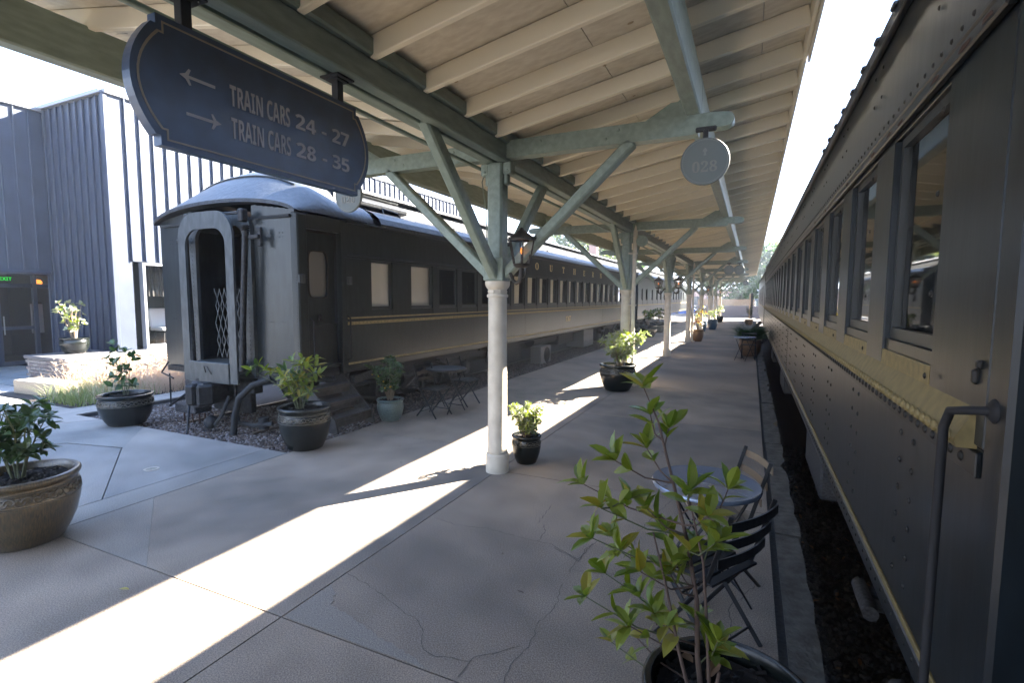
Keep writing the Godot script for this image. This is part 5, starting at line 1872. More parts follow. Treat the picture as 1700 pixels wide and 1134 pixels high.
	# wooden steps from the platform to the car, far along
	for e in [[-20.6, "dark wooden steps up to the right-hand car behind the fern pot"], [-33.0, "dark wooden steps up to the second car on the right"]]:
		var st := thing("wooden_steps", e[1], "steps", Vector3(0.35, 0, e[0]))
		for k in 3:
			b = Mb.new()
			b.cbox(Vector3(0.18 + k * 0.17, 0.16 + k * 0.17, e[0]), Vector3(0.10, 0.02, 0.4), Basis(), 0.006)
			part(st, "tread", b, M.step_wood)
		for s in [-0.42, 0.42]:
			b = Mb.new()
			b.bar(Vector3(0.05, 0.02, e[0] + s), Vector3(0.56, 0.56, e[0] + s), 0.03, 0.14, 0.006)
			part(st, "stringer", b, M.step_wood)


# --- far end -----------------------------------------------------------------------------------------

func tree(called: String, label: String, at: Vector3, trunk_h: float, crown: Vector3, seed_: int, leaves: int, size: float, m: Material) -> void:
	var t := thing(called, label, "tree", at, "trees beyond the end of the platform")
	var r := RandomNumberGenerator.new()
	r.seed = seed_
	var b := Mb.new()
	var top := at + Vector3(0, trunk_h + crown.y * 0.9, 0)
	b.tube([at, at + Vector3(0.1, trunk_h * 0.5, 0), at + Vector3(0, trunk_h, 0.1), top], [crown.x * 0.07, crown.x * 0.055, crown.x * 0.045, 0.03], 9)
	part(t, "trunk", b, M.bark)
	var mid := at + Vector3(0, trunk_h + crown.y * 0.8, 0)
	var clumps := []
	for i in 26:
		var a := r.randf() * TAU
		var u := r.randf_range(-0.75, 1.0)
		var rr := sqrt(1.0 - u * u * 0.8) * r.randf_range(0.45, 1.0)
		clumps.append(mid + Vector3(cos(a) * rr * crown.x, u * crown.y, sin(a) * rr * crown.z))
	b = Mb.new()
	for i in 12:
		var c: Vector3 = clumps[i]
		var from := at + Vector3(0, trunk_h * r.randf_range(0.6, 1.1), 0)
		b.tube([from, from.lerp(c, 0.5) + Vector3(0, -0.2, 0), c], [crown.x * 0.035, crown.x * 0.02, 0.015], 6)
	part(t, "limb", b, M.bark)
	b = Mb.new()
	for i in leaves:
		var c: Vector3 = clumps[r.randi() % clumps.size()]
		var d := Vector3(r.randfn(), r.randfn() * 0.7, r.randfn()) * crown.x * 0.17
		var ax := Vector3(r.randfn(), r.randfn() + 0.8, r.randfn()).normalized()
		var s := ax.cross(Vector3(r.randfn(), r.randfn(), r.randfn())).normalized() * size * r.randf_range(0.6, 1.2)
		var s2 := ax.cross(s)
		var p := c + d
		b.q(p - s, p - s2 * 0.55, p + s, p + s2 * 0.55)
	stuffed(part(t, "crown", b, m))


func far_end() -> void:
	var t := thing("stone_end_wall", "low grey stone wall with a tan board fence on top at the end of the platform", "wall", Vector3(-2.0, 0, -57))
	var b := Mb.new()
	b.cbox(Vector3(-2.0, 0.5, -57.0), Vector3(3.2, 0.62, 0.15), Basis(), 0.02)
	part(t, "core", b, M.stone_wall)
	var c := Mb.new()
	for row in 6:
		var x := -5.2 + (0.15 if row % 2 else 0.0)
		while x < 1.1:
			var w := rnd(0.28, 0.5)
			c.cbox(Vector3(x + w / 2, 0.02 + row * 0.2, -56.84), Vector3(w / 2 - 0.012, 0.088, 0.02 + rnd(0, 0.015)), Basis(), 0.008)
			x += w
	stuffed(part(t, "stone", c, M.brick_grey_b))
	b = Mb.new()
	b.cbox(Vector3(-2.0, 1.15, -57.0), Vector3(3.25, 0.035, 0.19), Basis(), 0.01)
	part(t, "capping", b, M.stone_wall)
	var bd := Mb.new()
	bd.cbox(Vector3(), Vector3(0.068, 0.33, 0.012), Basis(), 0.004)
	var bm := bd.mesh()
	for i in 38:
		var o := part(t, "board", bm, M.fence_wood)
		o.position = Vector3(-5.0 + i * 0.142, 1.52 + rnd(-0.015, 0.015), -57.0 + rnd(-0.004, 0.004)) - t.position
	t = thing("small_hut", "small green hut with a flat blue roof beside the board fence", "hut", Vector3(1.2, 0, -59))
	b = Mb.new()
	b.cbox(Vector3(1.2, 0.85, -59), Vector3(0.75, 0.9, 0.7), Basis(), 0.02)
	part(t, "wall", b, M.pot_teal)
	b = Mb.new()
	b.cbox(Vector3(1.2, 1.80, -59), Vector3(0.95, 0.05, 0.9), Basis(), 0.02)
	part(t, "roof", b, M.table_blue)
	t = thing("gate_post", "dark square gate post standing at the track end", "post", Vector3(0.05, 0, -53.5))
	b = Mb.new()
	b.cbox(Vector3(0.05, 1.2, -53.5), Vector3(0.10, 1.25, 0.10), Basis(), 0.015)
	part(t, "post", b, M.iron)
	b = Mb.new()
	b.cbox(Vector3(-0.12, 1.15, -53.5), Vector3(0.05, 1.2, 0.06), Basis(), 0.01)
	part(t, "board", b, M.fence_wood)
	tree("dense_tree", "large dark green tree filling the gap at the end of the platform", Vector3(-1.8, -0.6, -74), 2.2, Vector3(4.4, 3.4, 3.5), 5, 9000, 0.24, M.tree_leaf)
	tree("dense_tree", "dark green tree close to the far end of the right-hand cars", Vector3(1.2, -0.6, -70), 2.6, Vector3(2.8, 3.2, 2.8), 6, 6000, 0.22, M.tree_leaf)
	tree("pale_tree", "pale sunlit tree rising above the roof line of the right-hand cars", Vector3(3.4, -0.6, -78), 4.0, Vector3(3.2, 3.4, 3.0), 7, 6500, 0.22, M.tree_leaf_light)
	tree("dense_tree", "green tree behind the roof of the SOUTHERN coach", Vector3(-14.5, -0.6, -49), 5.0, Vector3(3.6, 3.2, 3.6), 8, 6500, 0.2, M.tree_leaf_light)
	tree("dense_tree", "green tree behind the second car on the left", Vector3(-15.5, -0.6, -62), 5.0, Vector3(4.0, 3.6, 4.0), 9, 6000, 0.22, M.tree_leaf)
	t = thing("brick_chimney", "reddish brick chimney stack showing between the trees above the left car roof", "chimney", Vector3(-13.2, -0.6, -46))
	b = Mb.new()
	b.cbox(Vector3(-13.2, 3.7, -46), Vector3(0.35, 4.3, 0.35), Basis(), 0.02)
	part(t, "stack", b, M.far_wall)
	b = Mb.new()
	b.cbox(Vector3(-13.2, 8.05, -46), Vector3(0.45, 0.10, 0.45), Basis(), 0.02)
	part(t, "cap", b, M.sandstone)
	t = thing("low_building", "low red brick building across the car park beyond the columns", "building", Vector3(-11, -0.6, -110))
	b = Mb.new()
	b.box(-24, -0.6, -118, -3, 3.4, -110)
	part(t, "wall", b, M.far_wall)
	b = Mb.new()
	b.box(-24.2, 3.4, -118.2, -2.8, 3.8, -109.8)
	part(t, "roof", b, M.grey_metal)
	for i in 8:
		b = Mb.new()
		b.box(-22.5 + i * 2.4, 0.6, -109.99, -21.1 + i * 2.4, 2.3, -109.9)
		part(t, "window", b, M.dark_inside)
	t = thing("distant_tower", "pale blue tower block far away above the trees", "building", Vector3(4.5, -0.6, -300))
	b = Mb.new()
	b.box(0.8, -0.6, -310, 7.5, 31, -300)
	part(t, "wall", b, M.tower_wall)
	b = Mb.new()
	b.box(4.5, 31, -309, 7.4, 34.5, -301)
	part(t, "penthouse", b, M.tower_wall)
	for i in 3:
		for j in 7:
			b = Mb.new()
			b.box(1.4 + i * 2.0, 8.0 + j * 3.3, -299.99, 2.9 + i * 2.0, 9.8 + j * 3.3, -299.8)
			part(t, "window", b, M.table_blue)
	parked("blue parked car beyond the third and fourth columns", Vector3(-7.6, -0.6, -72), M.car_paint_blue)
	parked("white parked car between the two blue ones beyond the columns", Vector3(-6.4, -0.6, -79), M.car_paint_white)
	parked("bright blue parked car beyond the sixth column", Vector3(-5.4, -0.6, -87), M.car_paint_blue)
	parked("teal parked car farthest away beyond the columns", Vector3(-4.6, -0.6, -95), M.car_paint_teal)


func parked(label: String, at: Vector3, m: Material) -> void:
	var t := thing("parked_car", label, "car", at, "cars parked beyond the platform")
	var xf := Transform3D(Basis(), at)
	var b := Mb.new()
	b.prism([Vector2(-2.1, 0.3), Vector2(2.1, 0.3), Vector2(2.15, 0.7), Vector2(1.9, 0.88), Vector2(1.1, 0.95), Vector2(0.4, 1.42), Vector2(-1.1, 1.45), Vector2(-1.9, 1.0), Vector2(-2.15, 0.9)], 1.7, Transform3D(Basis(), at + Vector3(0, 0, -0.85)))
	part(t, "body", b, m)
	for s in [-1, 1]:
		b = Mb.new()
		b.prism([Vector2(0.95, 0.97), Vector2(0.36, 1.35), Vector2(-0.25, 1.37), Vector2(-0.25, 0.97)], 0.01, Transform3D(Basis(), at + Vector3(0, 0, s * 0.855 - 0.005)))
		part(t, "window", b, M.dark_glass_room)
		b = Mb.new()
		b.prism([Vector2(-0.35, 0.97), Vector2(-0.35, 1.37), Vector2(-1.05, 1.37), Vector2(-1.6, 1.0)], 0.01, Transform3D(Basis(), at + Vector3(0, 0, s * 0.855 - 0.005)))
		part(t, "window", b, M.dark_glass_room)
		for x in [-1.3, 1.3]:
			b = Mb.new()
			b.lathe([Vector2(0, -0.1), Vector2(0.31, -0.1), Vector2(0.33, 0), Vector2(0.31, 0.1), Vector2(0, 0.1)], 16, Transform3D(Basis(Vector3(1, 0, 0), PI / 2), at + Vector3(x, 0.33, s * 0.78)))
			part(t, "wheel", b, M.rubber)


# --- signs, lanterns -----------------------------------------------------------------------------------

func signs() -> void:
	# hanging board; its outline has notched corners and bulging ends
	var x := -2.46
	var t := thing("hanging_sign", "navy hanging sign reading TRAIN CARS 24 - 27 and 28 - 35 with two arrows", "sign", Vector3(x, 2.57, -2.12))
	var zc := -2.12
	var xf := Transform3D(Basis(Vector3(0, 0, -1), Vector3(0, 1, 0), Vector3(1, 0, 0)), Vector3(x - 0.028, 2.865, zc))
	var b := Mb.new()
	b.prism(sign_shape(0.635, 0.285, 0.045, 0.095), 0.056, xf)
	part(t, "board", b, M.sign_navy)
	b = Mb.new()
	b.ring(sign_shape(0.610, 0.260, 0.045, 0.092), sign_shape(0.602, 0.252, 0.045, 0.091), 0.002, Transform3D(xf.basis, xf.origin + Vector3(0.0565, 0, 0)))
	part(t, "border_line", b, M.sign_line)
	var turn := Basis(Vector3.UP, PI / 2)
	var fx := x + 0.031
	for r in [["TRAIN CARS", "24 - 27", 2.915], ["TRAIN CARS", "28 - 35", 2.755]]:
		var w := words(t, "lettering", r[0], 0.142, Vector3(fx, r[2], -2.02), turn, M.sign_print, false, true, false, 0.465)
		w.position.z = -2.02 - zc
		w = words(t, "lettering", r[1], 0.115, Vector3(fx, r[2], -2.5), turn, M.sign_print, false, true, false, 1.27)
		w.position.z = -2.46 - zc
	for s in [1, -1]:
		b = Mb.new()
		var y: float = 0.06 if s > 0 else -0.11
		var c: float = 0.44
		b.prism([Vector2(-0.075, y - 0.007), Vector2(0.075, y - 0.007), Vector2(0.075, y + 0.007), Vector2(-0.075, y + 0.007)], 0.002, Transform3D(xf.basis, xf.origin + Vector3(0.0565, 0, c)))
		b.prism([Vector2(-s * 0.10, y), Vector2(-s * 0.072, y + 0.013), Vector2(-s * 0.056, y + 0.037), Vector2(-s * 0.046, y + 0.034), Vector2(-s * 0.060, y), Vector2(-s * 0.046, y - 0.034), Vector2(-s * 0.056, y - 0.037), Vector2(-s * 0.072, y - 0.013)], 0.002, Transform3D(xf.basis, xf.origin + Vector3(0.0573, 0, c)))
		part(t, "arrow", b, M.sign_print)
	for z in [-1.63, -2.62]:
		b = Mb.new()
		b.cbox(Vector3(x, 3.22, z), Vector3(0.026, 0.075, 0.026), Basis(), 0.003)
		part(t, "hanger_post", b, M.black_iron)
		b = Mb.new()
		b.cbox(Vector3(x, 3.292, z), Vector3(0.075, 0.006, 0.075), Basis(), 0.002)
		b.cbox(Vector3(x, 3.280, z), Vector3(0.05, 0.006, 0.05), Basis(), 0.002)
		part(t, "flange", b, M.black_iron)
	# round number discs on the arms
	disc("028", Vector3(-0.41, 3.075, -4.80), "round grey disc numbered 028 hanging from the nearest right arm")
	disc("026", Vector3(-4.37, 3.10, -4.80), "round grey disc numbered 026 half hidden behind the hanging sign")
	disc("032", Vector3(-0.90, 3.09, -23.40), "round dark disc numbered 032, left one of the two far discs hung side by side")
	disc("030", Vector3(-0.50, 3.09, -23.40), "round dark disc numbered 030, right one of the two far discs hung side by side")
	disc("034", Vector3(-0.42, 3.09, -41.98), "small round dark disc hanging from the farthest right arm")


func sign_shape(hw: float, hh: float, notch: float, bulge: float) -> Array:
	var p := []
	for s in [[1, 1], [-1, 1]]:   # right end upwards, then left end downwards
		var side: int = s[0]
		var e := []
		e.append(Vector2(side * hw, -hh * side))
		e.append(Vector2(side * hw, -(hh - notch) * side))
		for k in 15:
			var a := lerpf(-1.0, 1.0, k / 14.0)
			e.append(Vector2(side * (hw + 0.022 + bulge * (1.0 - a * a)), (hh - notch) * a * side))
		e.append(Vector2(side * hw, (hh - notch) * side))
		e.append(Vector2(side * hw, hh * side))
		p += e
	return p


func disc(text: String, at: Vector3, label: String) -> void:
	var t := thing("number_disc", label, "sign", at, "round car number discs")
	var face := Transform3D(Basis(Vector3(1, 0, 0), PI / 2), at)
	var b := Mb.new()
	b.lathe([Vector2(0, -0.014), Vector2(0.196, -0.014), Vector2(0.2, -0.008), Vector2(0.2, 0.008), Vector2(0.196, 0.014), Vector2(0, 0.014)], 40, face)
	part(t, "plate", b, M.disc_grey)
	b = Mb.new()
	b.lathe([Vector2(0.180, 0.0145), Vector2(0.180, 0.0165), Vector2(0.185, 0.0165), Vector2(0.185, 0.0145)], 40, face)
	part(t, "ring_line", b, M.disc_line)
	words(t, "number", text, 0.125, at + Vector3(0, -0.045, 0.016), Basis(), M.disc_print)
	b = Mb.new()   # small emblem over the number
	b.prism([Vector2(-0.012, 0.05), Vector2(0.012, 0.05), Vector2(0.006, 0.075), Vector2(0.02, 0.09), Vector2(0.0, 0.115), Vector2(-0.02, 0.09), Vector2(-0.006, 0.075)], 0.002, Transform3D(Basis(), at + Vector3(0, 0, 0.0145)))
	part(t, "emblem", b, M.disc_line)
	b = Mb.new()
	b.cbox(at + Vector3(0, 0.225, 0), Vector3(0.022, 0.04, 0.012), Basis(), 0.003)
	b.cbox(at + Vector3(0, 0.275, -0.012), Vector3(0.085, 0.022, 0.012), Basis(), 0.01)
	for k in 3:
		b.dome(at + Vector3(-0.06 + k * 0.06, 0.275, 0.0), Vector3(0, 0, 1), 0.009)
	part(t, "hanger", b, M.black_iron)


func lanterns() -> void:
	var names := ["right of the nearest capital", "on the third column, left side", "on the third column, right side", "on the fifth column, right side", "on the seventh column, right side", "half hidden behind the nearest braces"]
	var spots := [Vector3(CX + 0.33, 0, -4.80), Vector3(CX - 0.30, 0, -17.22), Vector3(CX + 0.33, 0, -17.2), Vector3(CX + 0.33, 0, -29.6), Vector3(CX + 0.33, 0, -42.0), Vector3(CX - 0.16, 0, -5.26)]
	var o: Vector3 = spots[0]
	var t := thing("gas_lantern", "bronze gas lantern with a small flame " + names[0], "lantern", o, "gas lanterns on the columns")
	var b := Mb.new()
	var at := Transform3D(Basis(), o)
	b.lathe([Vector2(0, 2.20), Vector2(0.06, 2.205), Vector2(0.088, 2.225), Vector2(0.092, 2.245), Vector2(0.0, 2.247)], 6, at)
	part(t, "tray", b, M.bronze)
	for k in 6:
		var a := TAU * k / 6
		var d := Vector3(cos(a), 0, sin(a))
		b = Mb.new()
		b.bar(o + d * 0.086 + Vector3(0, 2.245, 0), o + d * 0.136 + Vector3(0, 2.475, 0), 0.014, 0.014, 0.003)
		part(t, "frame_bar", b, M.bronze)
		var e := Vector3(cos(a + TAU / 6), 0, sin(a + TAU / 6))
		b = Mb.new()
		b.qo(o + d * 0.084 + Vector3(0, 2.25, 0), o + e * 0.084 + Vector3(0, 2.25, 0), o + e * 0.134 + Vector3(0, 2.47, 0), o + d * 0.134 + Vector3(0, 2.47, 0), d + e)
		part(t, "pane", b, M.pane)
	b = Mb.new()
	b.lathe([Vector2(0.125, 2.47), Vector2(0.155, 2.475), Vector2(0.155, 2.495), Vector2(0.06, 2.555), Vector2(0.05, 2.575), Vector2(0.03, 2.58), Vector2(0.02, 2.60), Vector2(0, 2.61)], 6, at)
	for k in 6:
		var a := TAU * k / 6
		b.dome(o + Vector3(cos(a) * 0.15, 2.495, sin(a) * 0.15), Vector3.UP, 0.016)
	part(t, "hood", b, M.bronze)
	b = Mb.new()
	b.tube([o + Vector3(0, 2.24, 0), o + Vector3(0, 2.34, 0)], 0.009, 8)
	part(t, "burner", b, M.bronze)
	b = Mb.new()
	b.ball(o + Vector3(0, 2.375, 0), Vector3(0.011, 0.034, 0.011), 10, 8)
	part(t, "flame", b, M.flame)
	b = Mb.new()
	b.tube([o + Vector3(0, 2.21, 0), o + Vector3(0.0, 2.13, 0), o + Vector3(-0.02, 2.07, -0.01), o + Vector3(-0.07, 2.05, -0.03), o + Vector3(-0.12, 2.08, -0.06), o + Vector3(-0.15, 2.14, -0.07), o + Vector3(-0.20, 2.2, -0.09), o + Vector3(-0.26, 2.22, -0.10)], [0.016, 0.03, 0.024, 0.02, 0.018, 0.018, 0.018, 0.02], 8)
	b.tube([o + Vector3(0.04, 2.2, 0), o + Vector3(0.05, 2.14, 0), o + Vector3(0.02, 2.10, 0), o + Vector3(-0.02, 2.13, 0)], 0.01, 6)
	part(t, "bracket", b, M.bronze)
	var l := OmniLight3D.new()
	l.name = "flame_light"
	t.add_child(l)
	l.position = Vector3(0, 2.375, 0)
	l.light_color = Color(1, 0.6, 0.25)
	l.light_energy = 0.0001
	l.light_size = 0.01
	l.omni_range = 4.0
	l.omni_attenuation = 2.0
	l.shadow_enabled = true
	for i in range(1, 6):
		var c := copy_of(t, spots[i], "bronze gas lantern with a small flame " + names[i])
		if i in [1, 5]:
			c.rotation.y = PI


# --- tables and chairs -----------------------------------------------------------------------------------

func bistro_table(label: String, at: Vector3, turn: float, top: Material, r := 0.33) -> void:
	var t := thing("bistro_table", label, "table", at, "round folding bistro tables")
	var b := Mb.new()
	b.lathe([Vector2(0, 0.712), Vector2(r - 0.008, 0.712), Vector2(r, 0.706), Vector2(r + 0.003, 0.722), Vector2(r - 0.004, 0.731), Vector2(r - 0.02, 0.728), Vector2(0, 0.726)], 48, Transform3D(Basis(), at))
	part(t, "tabletop", b, top)
	var q := Basis(Vector3.UP, turn)
	for s in [-1, 1]:
		for e in [-1, 1]:
			b = Mb.new()
			b.bar(at + q * Vector3(-e * 0.20, 0.70, s * 0.19), at + q * Vector3(e * 0.22, 0.0, s * (0.20 + 0.012 * e)), 0.02, 0.012, 0.003)
			part(t, "leg", b, M.chair_black)
	for e in [-1, 1]:
		b = Mb.new()
		b.bar(at + q * Vector3(e * 0.17, 0.09, -0.20), at + q * Vector3(e * 0.17, 0.09, 0.20), 0.014, 0.014, 0.003)
		part(t, "stretcher", b, M.chair_black)


func folding_chair(label: String, at: Vector3, facing: Vector3, slats: Material, low := false) -> void:
	var t := thing("folding_chair", label, "chair", at, "slatted folding bistro chairs")
	var f := facing.normalized()
	var q := Basis(-f.cross(Vector3.UP).normalized() * -1.0, Vector3.UP, -f)   # local -z is the front
	var b: Mb
	for s in [-1, 1]:
		b = Mb.new()
		var hi := Vector3(s * 0.2, 0.84, 0.25) if not low else Vector3(s * 0.2, 0.46, 0.14)
		b.bar(at + q * Vector3(s * 0.2, 0.0, -0.19), at + q * Vector3(s * 0.2, 0.45, 0.13), 0.012, 0.024, 0.003, Vector3(s, 0, 0.01))
		if not low:
			b.bar(at + q * Vector3(s * 0.2, 0.45, 0.13), at + q * hi, 0.012, 0.024, 0.003, Vector3(s, 0, 0.01))
		part(t, "leg", b, M.chair_black)
		b = Mb.new()
		b.bar(at + q * Vector3(s * 0.185, 0.0, 0.22), at + q * Vector3(s * 0.185, 0.44, -0.17), 0.012, 0.024, 0.003, Vector3(s, 0, 0.01))
		part(t, "leg", b, M.chair_black)
	for y in [0.08, 0.30]:
		b = Mb.new()
		b.bar(at + q * Vector3(-0.185, y, 0.22 - y * 0.886), at + q * Vector3(0.185, y, 0.22 - y * 0.886), 0.012, 0.012, 0.003)
		part(t, "stretcher", b, M.chair_black)
	for k in 6:
		b = Mb.new()
		b.cbox(at + q * Vector3(0, 0.457 - 0.004 * absf(k - 2.5), -0.17 + k * 0.062), Vector3(0.205, 0.007, 0.026), q, 0.003)
		part(t, "seat_slat", b, slats)
	if low:
		return
	for k in 3:
		b = Mb.new()
		var y := 0.58 + k * 0.105
		var prev := Vector3()
		for i in 9:   # slats curve round the back
			var u := lerpf(-0.215, 0.215, i / 8.0)
			var p := at + q * Vector3(u, y, 0.155 + (y - 0.45) * 0.3 + 0.028 * (1.0 - u * u / 0.046))
			if i:
				b.bar(prev, p, 0.008, 0.05, 0.0)
			prev = p
		part(t, "back_slat", b, slats)


func furniture() -> void:
	bistro_table("round blue-grey metal table near the front, beside the tall leafy plant", Vector3(-0.22, 0, -3.42), 0.5, M.table_blue)
	folding_chair("black slatted chair at the near table, standing right behind the leafy plant", Vector3(-0.16, 0, -2.93), Vector3(-0.86, 0, -0.5), M.chair_black)
	folding_chair("chair with tan wooden slats on the far side of the near table", Vector3(-0.15, 0, -3.72), Vector3(-0.93, 0, 0.37), M.tan_wood)
	bistro_table("round black table beside the coach's wheel truck on the left", Vector3(-4.56, 0, -7.22), 1.45, M.table_black)
	folding_chair("black folding chair on the near side of the left table", Vector3(-4.56, 0, -6.86), Vector3(1, 0, 0.1), M.chair_black)
	folding_chair("black folding chair on the far side of the left table", Vector3(-4.56, 0, -7.82), Vector3(1, 0, 0.05), M.chair_black)
	bistro_table("round blue-grey table in front of the round fern pot", Vector3(-0.12, 0, -17.25), 0.9, M.table_blue)
	folding_chair("black folding chair half under the table before the fern pot", Vector3(-0.02, 0, -17.8), Vector3(0.0, 0, 1), M.chair_black)
	bistro_table("round pale table farthest away, beside a small pot by the right-hand cars", Vector3(-0.35, 0, -39.5), 0.3, M.table_blue)


# --- pots and plants ---------------------------------------------------------------------------------------

func pot(called: String, label: String, at: Vector3, r: float, h: float, m: Material, band: int, group: String) -> Node3D:
	var t := thing(called, label, "potted plant", at, group)
	var prof := []
	for p in [[0.0, 0.0], [0.62, 0.0], [0.68, 0.02], [0.80, 0.16], [0.92, 0.34], [0.995, 0.54], [1.02, 0.66], [1.0, 0.76], [0.965, 0.84], [0.95, 0.87], [0.97, 0.89], [1.01, 0.91], [1.04, 0.945], [1.035, 0.985], [1.0, 1.0], [0.93, 0.995], [0.90, 0.96], [0.89, 0.88], [0.86, 0.80]]:
		prof.append(Vector2(p[0] * r, p[1] * h))
	var b := Mb.new()
	b.lathe(prof, 44, Transform3D(Basis(), at))
	part(t, "pot", b, m)
	if band > 0:   # raised scrollwork under the rim
		b = Mb.new()
		var ro := r * 1.015
		for k in 2:
			var line := []
			var y: float = [0.665, 0.835][k] * h
			var rr: float = [1.022, 0.972][k] * r
			for i in 41:
				line.append(at + Vector3(cos(TAU * i / 40) * rr, y, sin(TAU * i / 40) * rr))
			b.tube(line, r * 0.012, 5, false)
		for i in band:
			var a := TAU * i / band
			for j in 2:
				var line := []
				for s in 9:
					var ph := s / 8.0 * TAU * 0.85 + j * PI
					var rad := 0.032 * r / 0.3 * (1.0 - s / 14.0)
					var aa := a + j * PI / band + cos(ph) * rad / r
					var y := 0.75 * h + sin(ph) * rad * 1.0
					var rl := ro * lerpf(1.0, 0.962, clampf((y / h - 0.66) / 0.18, 0, 1)) + 0.001
					line.append(at + Vector3(cos(aa) * rl, y, sin(aa) * rl))
				b.tube(line, r * 0.024, 4, false)
		part(t, "embossed_band", b, M.pot_band)
	b = Mb.new()
	var ring := 10
	for i in ring:
		for k in 24:
			var pts := []
			for e in [[i, k], [i, k + 1], [i + 1, k + 1], [i + 1, k]]:
				var rr: float = r * 0.885 * e[0] / ring
				var an: float = TAU * (e[1] % 24) / 24
				pts.append(at + Vector3(cos(an) * rr, h * 0.87 + 0.016 * sin(e[0] * 2.3 + (e[1] % 24) * 1.7) + 0.02 * (1.0 - float(e[0]) / ring), sin(an) * rr))
			b.qo(pts[0], pts[1], pts[2], pts[3], Vector3.UP)
	for i in 60:
		var a := rnd(0, TAU)
		var rr := r * 0.85 * sqrt(rng.randf())
		b.cbox(at + Vector3(cos(a) * rr, h * 0.88 + 0.012, sin(a) * rr), Vector3(rnd(0.006, 0.02), 0.004, rnd(0.004, 0.01)), Basis.from_euler(Vector3(rnd(-0.5, 0.5), rnd(0, 6), rnd(-0.5, 0.5))))
	part(t, "soil", b, M.soil)
	return t


func leaf_meshes(l: float, w: float) -> Array:
	var out := []
	for k in 4:
		var b := Mb.new()
		b.leaf(Transform3D(), l * [1.0, 0.85, 1.12, 0.95][k], w * [1.0, 0.9, 1.0, 1.1][k], [0.15, 0.35, 0.05, 0.5][k], [0.2, 0.1, 0.3, 0.15][k])
		out.append(b.mesh())
	return out


func look(p: Vector3, d: Vector3, up: Vector3) -> Transform3D:
	d = d.normalized()
	if absf(d.dot(up)) > 0.97:
		up = Vector3(0.7, 0.1, 0.7)
	var x := up.cross(d).normalized()
	return Transform3D(Basis(x, d.cross(x), d), p)


# Stems from the soil; each carries whorls of leaves on twigs. alone: every leaf a part of its own.
func grow(t: Node3D, base: Vector3, stems: int, height: float, spread: float, l: float, w: float, whorls: int, per: int, mats: Array, stem_m: Material, alone: bool, lean := Vector3(), thick := 0.008, bare := 0.3, droop := 0.0) -> void:
	var shapes := leaf_meshes(l, w)
	var f := {}
	for i in stems:
		var a := TAU * i / stems + rnd(-0.5, 0.5)
		var out := Vector3(cos(a), 0, sin(a)) * spread * rnd(0.35, 1.0)
		var hh := height * rnd(0.72, 1.0)
		var tip := base + Vector3(0, hh, 0) + out + lean * rnd(0.6, 1.2)
		var k1 := base + Vector3(cos(a), 0, sin(a)) * 0.03 + Vector3(rnd(-0.02, 0.02), hh * 0.35, rnd(-0.02, 0.02)) + out * 0.18
		var k2 := base + Vector3(0, hh * 0.7, 0) + out * 0.55 + lean * 0.5 + Vector3(rnd(-0.03, 0.03), 0, rnd(-0.03, 0.03))
		var line := [base + Vector3(cos(a), -0.03, sin(a)) * 0.03, k1, k2, tip]
		var b := Mb.new()
		b.tube(line, [thick, thick * 0.8, thick * 0.6, thick * 0.3], 6)
		part(t, "stem", b, stem_m)
		for k in whorls:
			var u := lerpf(bare, 1.0, (k + 0.9) / whorls)
			var p: Vector3
			if u < 0.35:
				p = line[0].lerp(line[1], u / 0.35)
			elif u < 0.7:
				p = line[1].lerp(line[2], (u - 0.35) / 0.35)
			else:
				p = line[2].lerp(line[3], (u - 0.7) / 0.3)
			var up := (tip - k2).normalized()
			if k < whorls - 1 and whorls > 2:
				var side := Vector3(rnd(-1, 1), rnd(0.0, 0.7), rnd(-1, 1)).normalized() * rnd(0.3, 1.0) * l * 1.3
				var tw := Mb.new()
				tw.tube([p, p + side * 0.5 + Vector3(0, 0.01, 0), p + side], [thick * 0.4, thick * 0.3, thick * 0.2], 5)
				if alone:
					part(t, "twig", tw, stem_m)
				p += side
				up = (side.normalized() + Vector3(0, 0.8, 0)).normalized()
			whorl(t, f, p, up, per, shapes, mats, alone, droop)
	for m in f:
		stuffed(part(t, "foliage", f[m], M[m]))


func whorl(t: Node3D, f: Dictionary, p: Vector3, up: Vector3, per: int, shapes: Array, mats: Array, alone: bool, droop: float) -> void:
	var s := up.cross(Vector3(0.3, 0.2, 0.9)).normalized()
	var c := up.cross(s)
	var a0 := rnd(0, TAU)
	for j in per:
		var a := a0 + TAU * j / per + rnd(-0.4, 0.4)
		var d := (s * cos(a) + c * sin(a)) * rnd(0.55, 1.0) + up * rnd(0.3, 1.3) + Vector3(0, -droop * rnd(0.5, 1.3), 0)
		var xf := look(p, d, (up + Vector3(rnd(-0.35, 0.35), 0.3, rnd(-0.35, 0.35))).normalized())
		var k: int = rng.randi() % shapes.size()
		var m: String = mats[rng.randi() % mats.size()]
		var sc := rnd(0.65, 1.1)
		xf.basis = xf.basis * Basis.from_scale(Vector3(sc, sc, sc))
		if alone:
			var o := part(t, "leaf", shapes[k], M[m])
			o.transform = Transform3D(xf.basis, xf.origin - t.position)
		else:
			if not f.has(m):
				f[m] = Mb.new()
			var arr: Array = (shapes[k] as ArrayMesh).surface_get_arrays(0)
			var vv: PackedVector3Array = arr[Mesh.ARRAY_VERTEX]
			var nn: PackedVector3Array = arr[Mesh.ARRAY_NORMAL]
			for i in vv.size():
				f[m].v.append(xf * vv[i])
				f[m].n.append((xf.basis * nn[i]).normalized())


